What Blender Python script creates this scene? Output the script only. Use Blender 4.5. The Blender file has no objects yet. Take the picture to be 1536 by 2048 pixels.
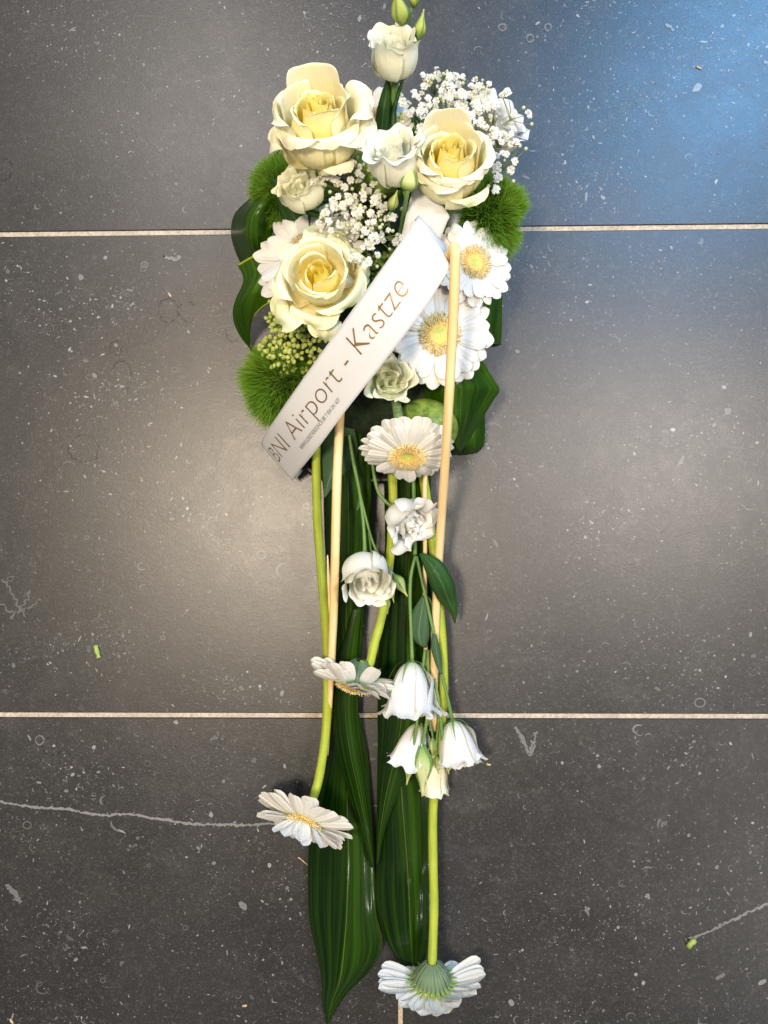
import bpy, math, random
import numpy as np
from mathutils import Vector, Matrix

RNG = np.random.default_rng(7)
random.seed(7)
scene = bpy.context.scene
COL = scene.collection

# ------------------------------------------------------------------ camera
H = 0.957                 # metres from lens to floor
HALF = 0.638              # half the height of floor seen
TILT = 0.020
cam_d = bpy.data.cameras.new("camera")
cam = bpy.data.objects.new("camera", cam_d)
COL.objects.link(cam)
cam.location = (H * math.tan(TILT), 0, H)
cam.rotation_euler = (0, TILT, 0)
cam_d.sensor_fit = 'VERTICAL'
cam_d.sensor_height = 24
cam_d.lens = 12 * H / HALF
cam_d.clip_start = 0.01
cam_d.clip_end = 50
scene.camera = cam
_R = np.array(cam.rotation_euler.to_matrix())
_C = np.array(cam.location)
K = HALF / 1024 / H       # tangent per photo pixel


def at(px, py, z):
    """points of the place from photo pixels and a height above the floor (arrays allowed)"""
    px, py, z = np.broadcast_arrays(np.asarray(px, float), np.asarray(py, float), np.asarray(z, float))
    d = np.stack([(px - 768) * K, (1024 - py) * K, -np.ones_like(px)], -1) @ _R.T
    t = (z - _C[2]) / d[..., 2]
    return _C + d * t[..., None]


def mpp(z):
    return K * (H - z)

# ------------------------------------------------------------------ world, lamps, exposure
world = bpy.data.worlds.new("World")
scene.world = world
world.use_nodes = True
bg = world.node_tree.nodes["Background"]
bg.inputs[0].default_value = (1.0, 0.98, 0.96, 1)
bg.inputs[1].default_value = 0.27


def lamp(name, loc, target, size, energy, color, size_y=None, shape='DISK'):
    d = bpy.data.lights.new(name, 'AREA')
    d.shape = shape
    d.size = size
    if size_y:
        d.size_y = size_y
    d.energy = energy
    d.color = color
    o = bpy.data.objects.new(name, d)
    COL.objects.link(o)
    o.location = loc
    o.rotation_euler = (Vector(target) - Vector(loc)).to_track_quat('-Z', 'Y').to_euler()
    return o


def mirror(px, py, h):
    p = at(px, py, 0)
    q = (p - np.array([_C[0], _C[1], 0])) * (1 + h / H) + np.array([_C[0], _C[1], 0])
    return (q[0], q[1], h)


lamp("ceiling_lamp", mirror(570, 1010, 2.1), (0, 0, 0), 0.32, 38, (1.0, 0.83, 0.62))
lamp("ceiling_lamp", mirror(470, 250, 2.1), (0, 0.2, 0), 0.36, 17, (1.0, 0.91, 0.83))
lamp("ceiling_lamp", mirror(1310, 920, 2.1), (0, 0, 0), 0.36, 27, (1.0, 0.88, 0.76))
lamp("ceiling_lamp", mirror(1860, 1900, 2.1), (0, -0.2, 0), 0.25, 10, (1.0, 0.95, 0.90))
lamp("shop_window", mirror(1500, 120, 2.2), (0.3, 0.35, 0), 0.42, 66, (0.20, 0.54, 1.0), size_y=1.2, shape='RECTANGLE')

scene.view_settings.view_transform = 'Standard'
scene.view_settings.look = 'None'
scene.view_settings.exposure = -0.08
scene.view_settings.gamma = 1
scene.render.engine = 'CYCLES'
scene.cycles.max_bounces = 8
scene.cycles.transparent_max_bounces = 8

# ------------------------------------------------------------------ materials


class NT:
    def __init__(self, name):
        self.m = bpy.data.materials.new(name)
        self.m.use_nodes = True
        self.t = self.m.node_tree
        self.t.nodes.clear()
        self.out = self.n('ShaderNodeOutputMaterial')

    def n(self, typ, **kw):
        nd = self.t.nodes.new(typ)
        for k, v in kw.items():
            setattr(nd, k, v)
        return nd

    def set(self, sock, val):
        if isinstance(val, bpy.types.NodeSocket):
            self.t.links.new(val, sock)
        elif isinstance(val, (tuple, list)) and len(val) == 3 and sock.type == 'RGBA':
            sock.default_value = (*val, 1)
        else:
            sock.default_value = val

    def math(self, op, a, b=0.0, clamp=False):
        nd = self.n('ShaderNodeMath', operation=op, use_clamp=clamp)
        self.set(nd.inputs[0], a)
        self.set(nd.inputs[1], b)
        return nd.outputs[0]

    def mix(self, f, a, b):
        nd = self.n('ShaderNodeMix', data_type='RGBA')
        self.set(nd.inputs[0], f)
        self.set(nd.inputs[6], a)
        self.set(nd.inputs[7], b)
        return nd.outputs[2]

    def ramp(self, f, lo, hi):
        nd = self.n('ShaderNodeMapRange', interpolation_type='SMOOTHSTEP')
        self.set(nd.inputs[0], f)
        nd.inputs[1].default_value = lo
        nd.inputs[2].default_value = hi
        return nd.outputs[0]

    def noise(self, vec, scale, detail=3, rough=0.5, dist=0.0):
        nd = self.n('ShaderNodeTexNoise')
        if vec is not None:
            self.set(nd.inputs['Vector'], vec)
        nd.inputs['Scale'].default_value = scale
        nd.inputs['Detail'].default_value = detail
        nd.inputs['Roughness'].default_value = rough
        nd.inputs['Distortion'].default_value = dist
        return nd.outputs[0]

    def mapping(self, vec, scale=(1, 1, 1), loc=None):
        nd = self.n('ShaderNodeMapping')
        self.set(nd.inputs[0], vec)
        nd.inputs['Scale'].default_value = scale
        if loc is not None:
            self.set(nd.inputs['Location'], loc)
        return nd.outputs[0]

    def coord(self, which='Object'):
        return self.n('ShaderNodeTexCoord').outputs[which]

    def geo(self, which='Position'):
        return self.n('ShaderNodeNewGeometry').outputs[which]

    def uv(self):
        s = self.n('ShaderNodeSeparateXYZ')
        self.set(s.inputs[0], self.coord('UV'))
        return s.outputs[0], s.outputs[1]

    def oattr(self, name):
        return self.n('ShaderNodeAttribute', attribute_type='OBJECT', attribute_name=name).outputs['Fac']

    def gattr(self, name, out='Fac'):
        return self.n('ShaderNodeAttribute', attribute_type='GEOMETRY', attribute_name=name).outputs[out]

    def bump(self, h, strength=0.3, dist=0.001):
        nd = self.n('ShaderNodeBump')
        self.set(nd.inputs['Height'], h)
        nd.inputs['Strength'].default_value = strength
        nd.inputs['Distance'].default_value = dist
        return nd.outputs[0]

    def finish(self, col, rough=0.5, normal=None, transl=0.0, tcol=None, spec=0.5, sss=0.0, metallic=0.0, coat=0.0, coat_rough=0.1):
        p = self.n('ShaderNodeBsdfPrincipled')
        self.set(p.inputs['Base Color'], col)
        self.set(p.inputs['Roughness'], rough)
        p.inputs['Specular IOR Level'].default_value = spec
        p.inputs['Metallic'].default_value = metallic
        p.inputs['Coat Weight'].default_value = coat
        p.inputs['Coat Roughness'].default_value = coat_rough
        if normal is not None:
            self.set(p.inputs['Normal'], normal)
        sh = p.outputs[0]
        if transl > 0:
            tr = self.n('ShaderNodeBsdfTranslucent')
            self.set(tr.inputs[0], tcol if tcol is not None else col)
            if normal is not None:
                self.set(tr.inputs['Normal'], normal)
            mx = self.n('ShaderNodeMixShader')
            mx.inputs[0].default_value = transl
            self.t.links.new(sh, mx.inputs[1])
            self.t.links.new(tr.outputs[0], mx.inputs[2])
            sh = mx.outputs[0]
        self.t.links.new(sh, self.out.inputs[0])
        return self.m


def stretched(b, su, sv):
    return b.mapping(b.coord('UV'), (su, sv, 1))


def mat_rose():
    b = NT("rose_petal")
    u, v = b.uv()
    tone = b.oattr("tone")
    green = b.oattr("green")
    inner = b.math('SUBTRACT', 1.0, tone)
    f = b.math('ADD', b.math('MULTIPLY', b.ramp(inner, 0.05, 0.9), 0.66),
               b.math('MULTIPLY', b.math('MULTIPLY', b.ramp(b.math('SUBTRACT', 1.0, v), 0.10, 0.80), 0.75), b.math('ADD', 0.42, b.math('MULTIPLY', inner, 0.8))), True)
    col = b.mix(f, (0.92, 0.885, 0.68), (1.0, 0.83, 0.10))
    streak = b.noise(stretched(b, 26, 2), 1.0, 3)
    col = b.mix(b.math('MULTIPLY', b.ramp(streak, 0.45, 0.75), 0.18), col, (0.82, 0.78, 0.50))
    cloud = b.noise(stretched(b, 2, 2), 1.6, 3)
    ge = b.math('MULTIPLY', b.math('MULTIPLY', b.ramp(v, 0.62, 1.0), b.ramp(cloud, 0.35, 0.65)), green)
    col = b.mix(ge, col, (0.60, 0.72, 0.28))
    bruise = b.noise(stretched(b, 3, 9), 2.0, 5, 0.7, 1.5)
    col = b.mix(b.math('MULTIPLY', b.math('MULTIPLY', b.ramp(bruise, 0.66, 0.78), b.ramp(v, 0.4, 0.9)), 0.20), col, (0.72, 0.64, 0.36))
    edge = b.math('MULTIPLY', b.ramp(v, 0.955, 1.0), b.ramp(b.noise(stretched(b, 9, 1), 1.0, 2), 0.5, 0.65))
    col = b.mix(b.math('MULTIPLY', edge, 0.15), col, (0.72, 0.66, 0.42))
    crs = b.noise(stretched(b, 7, 2.2), 1.6, 4, 0.6, 1.0)
    nrm = b.bump(b.math('ADD', b.math('MULTIPLY', streak, 0.35), b.math('ADD', cloud, b.math('MULTIPLY', crs, 0.8))), 0.45, 0.0022)
    return b.finish(col, 0.55, nrm, 0.24, spec=0.25)


def mat_lis():
    b = NT("lisianthus_petal")
    u, v = b.uv()
    tone = b.oattr("tone")
    cream = b.oattr("cream")
    col = b.mix(cream, (0.83, 0.825, 0.80), (0.87, 0.86, 0.62))
    f = b.math('MULTIPLY', b.ramp(b.math('SUBTRACT', 1.0, v), 0.66, 1.0), 0.75)
    col = b.mix(f, col, (0.60, 0.70, 0.30))
    streak = b.noise(stretched(b, 22, 1.5), 1.0, 3)
    col = b.mix(b.math('MULTIPLY', b.ramp(streak, 0.5, 0.8), 0.15), col, (0.74, 0.77, 0.62))
    wr = b.noise(stretched(b, 5, 3), 1.5, 3, 0.55, 0.5)
    nrm = b.bump(b.math('ADD', b.math('MULTIPLY', streak, 0.5), wr), 0.4, 0.0016)
    return b.finish(col, 0.5, nrm, 0.22, spec=0.25)


def mat_gerb():
    b = NT("gerbera_petal")
    u, v = b.uv()
    rid = b.n('ShaderNodeMath', operation='SINE')
    b.set(rid.inputs[0], b.math('MULTIPLY', u, 22.0))
    streak = b.noise(stretched(b, 14, 1.2), 1.0, 3)
    col = b.mix(b.ramp(v, 0.0, 0.35), (0.74, 0.74, 0.48), (0.79, 0.78, 0.735))
    col = b.mix(b.math('MULTIPLY', b.ramp(streak, 0.5, 0.8), 0.30), col, (0.72, 0.69, 0.56))
    nrm = b.bump(b.math('ADD', b.math('MULTIPLY', rid.outputs[0], 0.5), streak), 0.45, 0.0007)
    return b.finish(col, 0.5, nrm, 0.12, spec=0.3)


def mat_simple(name, c1, c2, scale=60, rough=0.5, transl=0.0, spec=0.4, bump=0.2, sx=(1, 1, 1), coat=0.0):
    b = NT(name)
    n = b.noise(b.mapping(b.coord('Object'), sx), scale, 4)
    col = b.mix(b.ramp(n, 0.3, 0.7), c1, c2)
    nrm = b.bump(n, bump, 0.001)
    return b.finish(col, rough, nrm, transl, spec=spec, coat=coat)


def mat_leaf(name, dark, light, rib, rough=0.3, ribw=0.02, stripes=30, coat=0.3, coat_rough=0.10, ripple=0.5, side=0.55):
    b = NT(name)
    u, v = b.uv()
    s1 = b.noise(stretched(b, stripes, 0.9), 1.0, 5, 0.65, 0.25)
    s2 = b.noise(stretched(b, stripes / 6, 0.5), 1.0, 2)
    s3 = b.noise(stretched(b, stripes * 3, 1.0), 1.0, 2)
    f = b.math('ADD', b.math('MULTIPLY', s1, 0.6), b.math('MULTIPLY', s2, 0.5))
    col = b.mix(b.ramp(f, 0.42, 0.72), dark, light)
    d = b.math('ABSOLUTE', b.math('SUBTRACT', u, side))
    r = b.math('SUBTRACT', 1.0, b.ramp(d, ribw * 0.4, ribw))
    col = b.mix(b.math('MULTIPLY', r, 0.8), col, rib)
    e = b.math('ABSOLUTE', b.math('SUBTRACT', u, 0.5))
    col = b.mix(b.math('MULTIPLY', b.ramp(e, 0.488, 0.499), 0.6), col, rib)
    wr = b.noise(stretched(b, 4, 26), 1.0, 3, 0.6, 0.6)
    hgt = b.math('ADD', b.math('ADD', b.math('MULTIPLY', s1, 1.0), b.math('MULTIPLY', s3, 0.5)), b.math('MULTIPLY', wr, 0.9))
    nrm = b.bump(hgt, ripple, 0.0010)
    return b.finish(col, b.math('ADD', rough, b.math('MULTIPLY', s1, 0.12)), nrm, 0.10, tcol=(0.06, 0.16, 0.005), spec=0.12, coat=coat, coat_rough=coat_rough)


def mat_tile():
    b = NT("tile_stone")
    tc = b.geo()
    rnd = b.n('ShaderNodeObjectInfo').outputs['Random']
    comb = b.n('ShaderNodeCombineXYZ')
    b.set(comb.inputs[2], b.math('MULTIPLY', rnd, 20.0))
    p = b.mapping(tc, (1, 1, 1), comb.outputs[0])
    cl = b.noise(p, 5.0, 5, 0.6, 0.4)
    cl2 = b.noise(p, 22.0, 5, 0.65, 0.8)
    fine = b.noise(p, 420.0, 3, 0.7)
    fine2 = b.noise(p, 900.0, 2, 0.6)
    mid = b.noise(p, 130.0, 4, 0.7, 0.6)
    smear = b.noise(b.mapping(p, (1.0, 2.2, 1.0)), 14.0, 5, 0.7, 1.6)
    col = b.mix(b.ramp(cl, 0.3, 0.7), (0.012, 0.0112, 0.0110), (0.032, 0.0290, 0.0275))
    col = b.mix(b.math('MULTIPLY', b.ramp(cl2, 0.50, 0.72), 0.40), col, (0.054, 0.049, 0.046))
    col = b.mix(b.math('MULTIPLY', b.ramp(smear, 0.56, 0.74), 0.45), col, (0.068, 0.064, 0.062))
    col = b.mix(b.math('MULTIPLY', b.ramp(smear, 0.42, 0.28), 0.5), col, (0.014, 0.013, 0.013))
    col = b.mix(b.math('MULTIPLY', b.ramp(mid, 0.54, 0.72), 0.60), col, (0.11, 0.104, 0.098))
    col = b.mix(b.math('MULTIPLY', b.ramp(fine, 0.54, 0.70), 0.50), col, (0.16, 0.155, 0.15))
    col = b.mix(b.math('MULTIPLY', b.ramp(fine, 0.46, 0.32), 0.60), col, (0.010, 0.010, 0.010))
    col = b.mix(0.36, col, (0.006, 0.0055, 0.0052))
    # tiny shell grains, thicker in drifts
    vo = b.n('ShaderNodeTexVoronoi', feature='F1')
    b.set(vo.inputs['Vector'], b.mapping(p, (1, 1, 1)))
    vo.inputs['Scale'].default_value = 210
    sep = b.n('ShaderNodeSeparateColor')
    b.set(sep.inputs[0], vo.outputs['Color'])
    dens = b.ramp(b.noise(p, 9.0, 3, 0.6), 0.42, 0.72)
    on = b.math('GREATER_THAN', b.math('ADD', sep.outputs[0], b.math('MULTIPLY', dens, 0.35)), 0.96)
    dot = b.math('LESS_THAN', vo.outputs['Distance'], b.math('MULTIPLY', sep.outputs[1], 0.34))
    col = b.mix(b.math('MULTIPLY', b.math('MULTIPLY', on, dot), b.math('ADD', 0.10, b.math('MULTIPLY', sep.outputs[2], 0.40))), col, (0.26, 0.255, 0.25))
    rough = b.math('ADD', b.math('ADD', 0.28, b.math('MULTIPLY', cl2, 0.14)), b.math('MULTIPLY', fine, 0.06))
    hgt = b.math('ADD', b.math('MULTIPLY', fine2, 1.0), b.math('MULTIPLY', fine, 0.8))
    nrm = b.bump(b.math('ADD', hgt, b.math('MULTIPLY', mid, 0.8)), 0.36, 0.00040)
    return b.finish(col, rough, nrm, spec=0.95)


def mat_fleck():
    b = NT("fossil_inlay")
    a = b.gattr("shade", 'Color')
    n = b.noise(b.geo(), 700, 3)
    col = b.mix(b.math('MULTIPLY', b.ramp(n, 0.4, 0.7), 0.45), a, (0.06, 0.058, 0.056))
    return b.finish(col, 0.38, spec=0.7)


def mat_ribbon():
    b = NT("satin_ribbon")
    n = b.noise(stretched(b, 220, 14), 1.0, 2)
    n2 = b.noise(stretched(b, 3, 4), 1.0, 2)
    nrm = b.bump(b.math('ADD', b.math('MULTIPLY', n, 0.15), n2), 0.12, 0.002)
    return b.finish((0.74, 0.745, 0.75), 0.40, nrm, 0.10, spec=0.4)


def mat_pod():
    b = NT("seed_pod_skin")
    c = b.coord('Object')
    n = b.noise(c, 60, 5, 0.65, 0.5)
    n2 = b.noise(c, 260, 3)
    col = b.mix(b.ramp(n, 0.35, 0.68), (0.085, 0.15, 0.015), (0.30, 0.39, 0.06))
    col = b.mix(b.math('MULTIPLY', b.ramp(n2, 0.55, 0.75), 0.3), col, (0.40, 0.46, 0.14))
    return b.finish(col, 0.45, b.bump(b.math('ADD', n, b.math('MULTIPLY', n2, 0.4)), 0.3, 0.001), spec=0.4)


def mat_bristle():
    b = NT("green_bristle")
    u, v = b.uv()
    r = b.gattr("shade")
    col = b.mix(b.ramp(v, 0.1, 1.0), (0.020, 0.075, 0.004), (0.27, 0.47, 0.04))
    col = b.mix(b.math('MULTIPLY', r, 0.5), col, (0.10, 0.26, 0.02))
    return b.finish(col, 0.5, None, 0.25, spec=0.3)


def mat_cane():
    b = NT("peeled_cane")
    c = b.coord('UV')
    n = b.noise(b.mapping(c, (14, 1.5, 1)), 1.0, 4)
    n2 = b.noise(b.mapping(c, (3, 7, 1)), 1.0, 3)
    col = b.mix(b.ramp(n, 0.35, 0.7), (0.78, 0.54, 0.24), (0.87, 0.67, 0.36))
    col = b.mix(b.math('MULTIPLY', b.ramp(n2, 0.55, 0.8), 0.35), col, (0.66, 0.43, 0.18))
    return b.finish(col, 0.42, b.bump(n, 0.25, 0.0006), spec=0.4)


def mat_stem(name, c1, c2, c3):
    b = NT(name)
    c = b.coord('UV')
    n = b.noise(b.mapping(c, (6, 2, 1)), 1.0, 4)
    n2 = b.noise(b.mapping(c, (1.0, 60, 1)), 1.0, 2)
    cl = b.noise(b.mapping(c, (0.2, 3, 1)), 1.0, 2)
    col = b.mix(b.ramp(n, 0.3, 0.7), c1, c2)
    col = b.mix(b.math('MULTIPLY', b.ramp(n2, 0.5, 0.75), 0.4), col, c3)
    col = b.mix(b.math('MULTIPLY', b.ramp(cl, 0.45, 0.7), 0.4), col, c1)
    return b.finish(col, 0.5, b.bump(n, 0.3, 0.0008), spec=0.35)


def mat_bud():
    b = NT("bud_green")
    u, v = b.uv()
    n = b.noise(stretched(b, 8, 2), 1.0, 3, 0.5, 0.6)
    pale = b.oattr("cream")
    tip = b.mix(pale, (0.42, 0.50, 0.10), (0.72, 0.77, 0.42))
    col = b.mix(b.ramp(v, 0.0, 0.5), (0.22, 0.36, 0.06), tip)
    col = b.mix(b.math('MULTIPLY', b.ramp(n, 0.5, 0.75), 0.3), col, (0.30, 0.42, 0.10))
    return b.finish(col, 0.45, b.bump(n, 0.35, 0.0012), 0.12, spec=0.35)


def mat_grout():
    b = NT("sandy_grout")
    c = b.geo()
    n = b.noise(c, 260, 4, 0.7)
    n2 = b.noise(c, 20, 3)
    col = b.mix(b.ramp(n, 0.3, 0.7), (0.40, 0.33, 0.25), (0.64, 0.55, 0.44))
    col = b.mix(b.math('MULTIPLY', b.ramp(n2, 0.45, 0.7), 0.4), col, (0.33, 0.28, 0.23))
    return b.finish(col, 0.9, b.bump(n, 0.5, 0.0015), spec=0.2)


def mat_disc():
    b = NT("gerbera_disc")
    n = b.noise(b.coord('Object'), 40, 3)
    sx = b.n('ShaderNodeSeparateXYZ')
    b.set(sx.inputs[0], b.coord('Object'))
    rad = b.math('SQRT', b.math('ADD', b.math('POWER', sx.outputs[0], 2.0), b.math('POWER', sx.outputs[1], 2.0)))
    col = b.mix(b.ramp(n, 0.3, 0.7), (0.44, 0.47, 0.10), (0.68, 0.66, 0.22))
    col = b.mix(b.ramp(rad, 0.11, 0.17), col, (0.82, 0.56, 0.13))
    return b.finish(col, 0.6, b.bump(n, 0.6, 0.001), spec=0.2)


def mat_fil():
    b = NT("gerbera_filament")
    u, v = b.uv()
    r = b.gattr("shade")
    col = b.mix(r, (0.90, 0.58, 0.10), (0.92, 0.76, 0.34))
    col = b.mix(b.ramp(v, 0.6, 1.0), col, (0.93, 0.84, 0.56))
    return b.finish(col, 0.5, None, 0.1, spec=0.2)


M = dict(
    rose=mat_rose(), lis=mat_lis(), gerb=mat_gerb(), tile=mat_tile(), fleck=mat_fleck(), ribbon=mat_ribbon(),
    pod=mat_pod(), bristle=mat_bristle(), cane=mat_cane(), bud=mat_bud(), grout=mat_grout(), disc=mat_disc(), fil=mat_fil(),
    leaf=mat_leaf("glossy_leaf", (0.0012, 0.010, 0.0005), (0.026, 0.074, 0.0015), (0.095, 0.15, 0.008), coat=0.30, coat_rough=0.13, stripes=12, ripple=0.6, ribw=0.014),
    leafrim=mat_leaf("loop_leaf", (0.010, 0.042, 0.001), (0.050, 0.135, 0.003), (0.17, 0.28, 0.03), coat=0.42, coat_rough=0.20, ribw=0.004, stripes=18),
    leaflight=mat_leaf("light_loop_leaf", (0.020, 0.066, 0.001), (0.070, 0.175, 0.004), (0.22, 0.34, 0.04), coat=0.5, coat_rough=0.20, ribw=0.004, stripes=14),
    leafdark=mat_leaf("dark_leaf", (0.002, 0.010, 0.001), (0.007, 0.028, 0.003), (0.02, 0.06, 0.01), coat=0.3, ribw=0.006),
    leafgrey=mat_leaf("matt_leaf", (0.050, 0.100, 0.046), (0.095, 0.165, 0.085), (0.20, 0.28, 0.14), rough=0.5, ribw=0.02, stripes=7, coat=0.0, ripple=0.3, side=0.5),
    leafmid=mat_leaf("soft_leaf", (0.022, 0.066, 0.016), (0.052, 0.125, 0.034), (0.10, 0.18, 0.06), rough=0.42, ribw=0.02, stripes=7, coat=0.05, ripple=0.35, side=0.5),
    stem=mat_stem("flower_stem", (0.10, 0.20, 0.05), (0.17, 0.30, 0.08), (0.22, 0.36, 0.12)),
    lime=mat_stem("gerbera_stem", (0.28, 0.36, 0.03), (0.44, 0.50, 0.05), (0.52, 0.56, 0.10)),
    fuzzstem=mat_simple("downy_green", (0.10, 0.18, 0.07), (0.19, 0.28, 0.12), 300, 0.7, bump=0.5),
    berry=mat_simple("berry_green", (0.40, 0.50, 0.10), (0.62, 0.66, 0.22), 90, 0.4, 0.1),
    berrydark=mat_simple("berry_dark", (0.10, 0.18, 0.03), (0.20, 0.30, 0.06), 90, 0.4, 0.1),
    gyp=mat_simple("gypsophila_white", (0.76, 0.77, 0.70), (0.84, 0.84, 0.81), 300, 0.5, 0.2, bump=0.2),
    gypbud=mat_simple("gypsophila_bud", (0.45, 0.52, 0.20), (0.76, 0.78, 0.56), 250, 0.5, 0.1),
    gypstem=mat_simple("gypsophila_stalk", (0.20, 0.27, 0.08), (0.34, 0.38, 0.15), 60, 0.5),
    tray=mat_simple("black_plastic", (0.008, 0.008, 0.008), (0.013, 0.013, 0.013), 200, 0.45, bump=0.1),
    foam=mat_simple("wet_foam", (0.006, 0.014, 0.005), (0.016, 0.030, 0.010), 200, 0.9, bump=0.8),
    chip=mat_simple("cut_green", (0.26, 0.38, 0.06), (0.40, 0.50, 0.14), 400, 0.6),
    straw=mat_simple("straw_bit", (0.50, 0.34, 0.16), (0.66, 0.50, 0.28), 400, 0.7),
)


def mat_ink():
    b = NT("bronze_ink")
    n = b.noise(b.coord('Object'), 40, 2)
    col = b.mix(b.ramp(n, 0.3, 0.7), (0.36, 0.215, 0.085), (0.42, 0.26, 0.105))
    return b.finish(col, 0.55, spec=0.3, metallic=0.9)


M['ink'] = mat_ink()


def mat_bract():
    b = NT("downy_bract")
    u, v = b.uv()
    n = b.noise(stretched(b, 6, 2), 1.0, 3)
    col = b.mix(b.ramp(n, 0.35, 0.7), (0.10, 0.17, 0.08), (0.27, 0.35, 0.22))
    col = b.mix(b.ramp(v, 0.62, 0.90), col, (0.22, 0.42, 0.04))
    return b.finish(col, 0.7, b.bump(n, 0.4, 0.001), 0.1, spec=0.2)


M['bract'] = mat_bract()
M['inkgrey'] = mat_simple("grey_ink", (0.16, 0.15, 0.14), (0.20, 0.19, 0.18), 60, 0.5)

# ------------------------------------------------------------------ object helpers


def empty(name, loc, label, cat, group=None):
    o = bpy.data.objects.new(name, None)
    o.empty_display_size = 0.02
    COL.objects.link(o)
    o.location = Vector(loc)
    tag(o, label, cat, group)
    return o


def tag(o, label, cat, group=None, kind=None):
    o["label"] = label
    o["category"] = cat
    if group:
        o["group"] = group
    if kind:
        o["kind"] = kind
    return o


def mesh(name, V, F, mat, uv=None, smooth=True, attr=None):
    me = bpy.data.meshes.new(name)
    V = np.asarray(V, float).reshape(-1, 3)
    if isinstance(F, np.ndarray):
        F = F.tolist()
    me.from_pydata(V.tolist(), [], F)
    if uv is not None:
        uv = np.asarray(uv, float).reshape(-1, 2)
        idx = np.empty(len(me.loops), dtype=np.int32)
        me.loops.foreach_get("vertex_index", idx)
        lay = me.uv_layers.new(name="UVMap")
        lay.data.foreach_set("uv", uv[idx].astype(np.float32).ravel())
    if attr is not None:
        a = np.asarray(attr, float)
        if a.ndim == 1:
            at_ = me.attributes.new("shade", 'FLOAT', 'POINT')
            at_.data.foreach_set("value", a.astype(np.float32))
        else:
            at_ = me.attributes.new("shade", 'FLOAT_COLOR', 'POINT')
            at_.data.foreach_set("color", np.c_[a, np.ones(len(a))].astype(np.float32).ravel())
    if smooth:
        me.polygons.foreach_set("use_smooth", np.ones(len(me.polygons), dtype=bool))
    me.materials.append(mat)
    me.update()
    return me


def put(name, me, parent=None, mw=None):
    """link a mesh; mw is its world matrix; a parent empty has only a location"""
    o = bpy.data.objects.new(name, me)
    COL.objects.link(o)
    mw = mw if mw is not None else Matrix.Identity(4)
    if parent is not None:
        o.parent = parent
        o.matrix_basis = parent_world(parent).inverted() @ mw
    else:
        o.matrix_basis = mw
    return o


def parent_world(p):
    m = p.matrix_basis.copy()
    while p.parent is not None:
        p = p.parent
        m = p.matrix_basis @ m
    return m


def child(name, V, F, mat, parent, uv=None, smooth=True, attr=None, thick=0.0):
    """mesh given in world points, stored about its own middle"""
    V = np.asarray(V, float).reshape(-1, 3)
    c = V.mean(0)
    o = put(name, mesh(name, V - c, F, mat, uv, smooth, attr), parent, Matrix.Translation(Vector(c)))
    if thick:
        s = o.modifiers.new("thickness", 'SOLIDIFY')
        s.thickness = thick
        s.offset = 0
    return o


def gridfaces(nr, nc, wrap=False):
    F = []
    for i in range(nr - 1):
        for j in range(nc if wrap else nc - 1):
            k = (j + 1) % nc
            F.append((i * nc + j, i * nc + k, (i + 1) * nc + k, (i + 1) * nc + j))
    return F


def catmull(P, t):
    """P (n,...) control values, t in [0,1] array"""
    P = np.asarray(P, float)
    n = len(P)
    if n == 2:
        tt = np.asarray(t)[(...,) + (None,) * (P.ndim - 1)]
        return P[0] * (1 - tt) + P[1] * tt
    x = np.clip(np.asarray(t, float), 0, 1) * (n - 1)
    i = np.minimum(x.astype(int), n - 2)
    f = (x - i)
    f = f[(...,) + (None,) * (P.ndim - 1)]
    p1, p2 = P[i], P[i + 1]
    p0 = np.where((i > 0)[(...,) + (None,) * (P.ndim - 1)], P[np.maximum(i - 1, 0)], 2 * p1 - p2)
    p3 = np.where((i < n - 2)[(...,) + (None,) * (P.ndim - 1)], P[np.minimum(i + 2, n - 1)], 2 * p2 - p1)
    return 0.5 * (2 * p1 + (p2 - p0) * f + (2 * p0 - 5 * p1 + 4 * p2 - p3) * f ** 2 + (3 * p1 - p0 - 3 * p2 + p3) * f ** 3)


def patch(rows, nv=24, nu=9):
    """smooth sheet through rows of (px,py,z)"""
    P = np.array(rows, float)                      # rows, cols, 3
    A = catmull(P, np.linspace(0, 1, nv))          # nv, cols, 3
    A = np.swapaxes(catmull(np.swapaxes(A, 0, 1), np.linspace(0, 1, nu)), 0, 1)
    W = at(A[..., 0], A[..., 1], A[..., 2])
    uu, vv = np.meshgrid(np.linspace(0, 1, nu), np.linspace(0, 1, nv))
    return W, gridfaces(nv, nu), np.stack([uu, vv], -1)


def sheet(name, rows, mat, parent, nv=24, nu=9, thick=0.0005, wob=0.0, ribs=0.0):
    W, F, UV = patch(rows, nv, nu)
    if ribs:
        W[..., 2] += ribs * (np.sin(UV[..., 0] * 39 + 0.6 * np.sin(UV[..., 1] * 5)) + 0.6 * np.sin(UV[..., 0] * 71 + 1.0))
    if wob:
        ph = RNG.uniform(0, 6, 3)
        W[..., 2] += wob * (np.sin(UV[..., 1] * 21 + ph[0] + UV[..., 0] * 3) + np.sin(UV[..., 1] * 9 + ph[1]) * np.sin(UV[..., 0] * 7 + ph[2]))
    return child(name, W, F, mat, parent, UV, thick=thick)


def frame_along(P):
    T = np.gradient(P, axis=0)
    T /= np.linalg.norm(T, axis=1)[:, None] + 1e-12
    N = np.zeros_like(P)
    a = np.array([0, 0, 1.0]) if abs(T[0][2]) < 0.9 else np.array([1.0, 0, 0])
    n = a - T[0] * (a @ T[0])
    n /= np.linalg.norm(n)
    for i in range(len(P)):
        n = n - T[i] * (n @ T[i])
        n /= np.linalg.norm(n) + 1e-12
        N[i] = n
    return T, N, np.cross(T, N)


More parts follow.
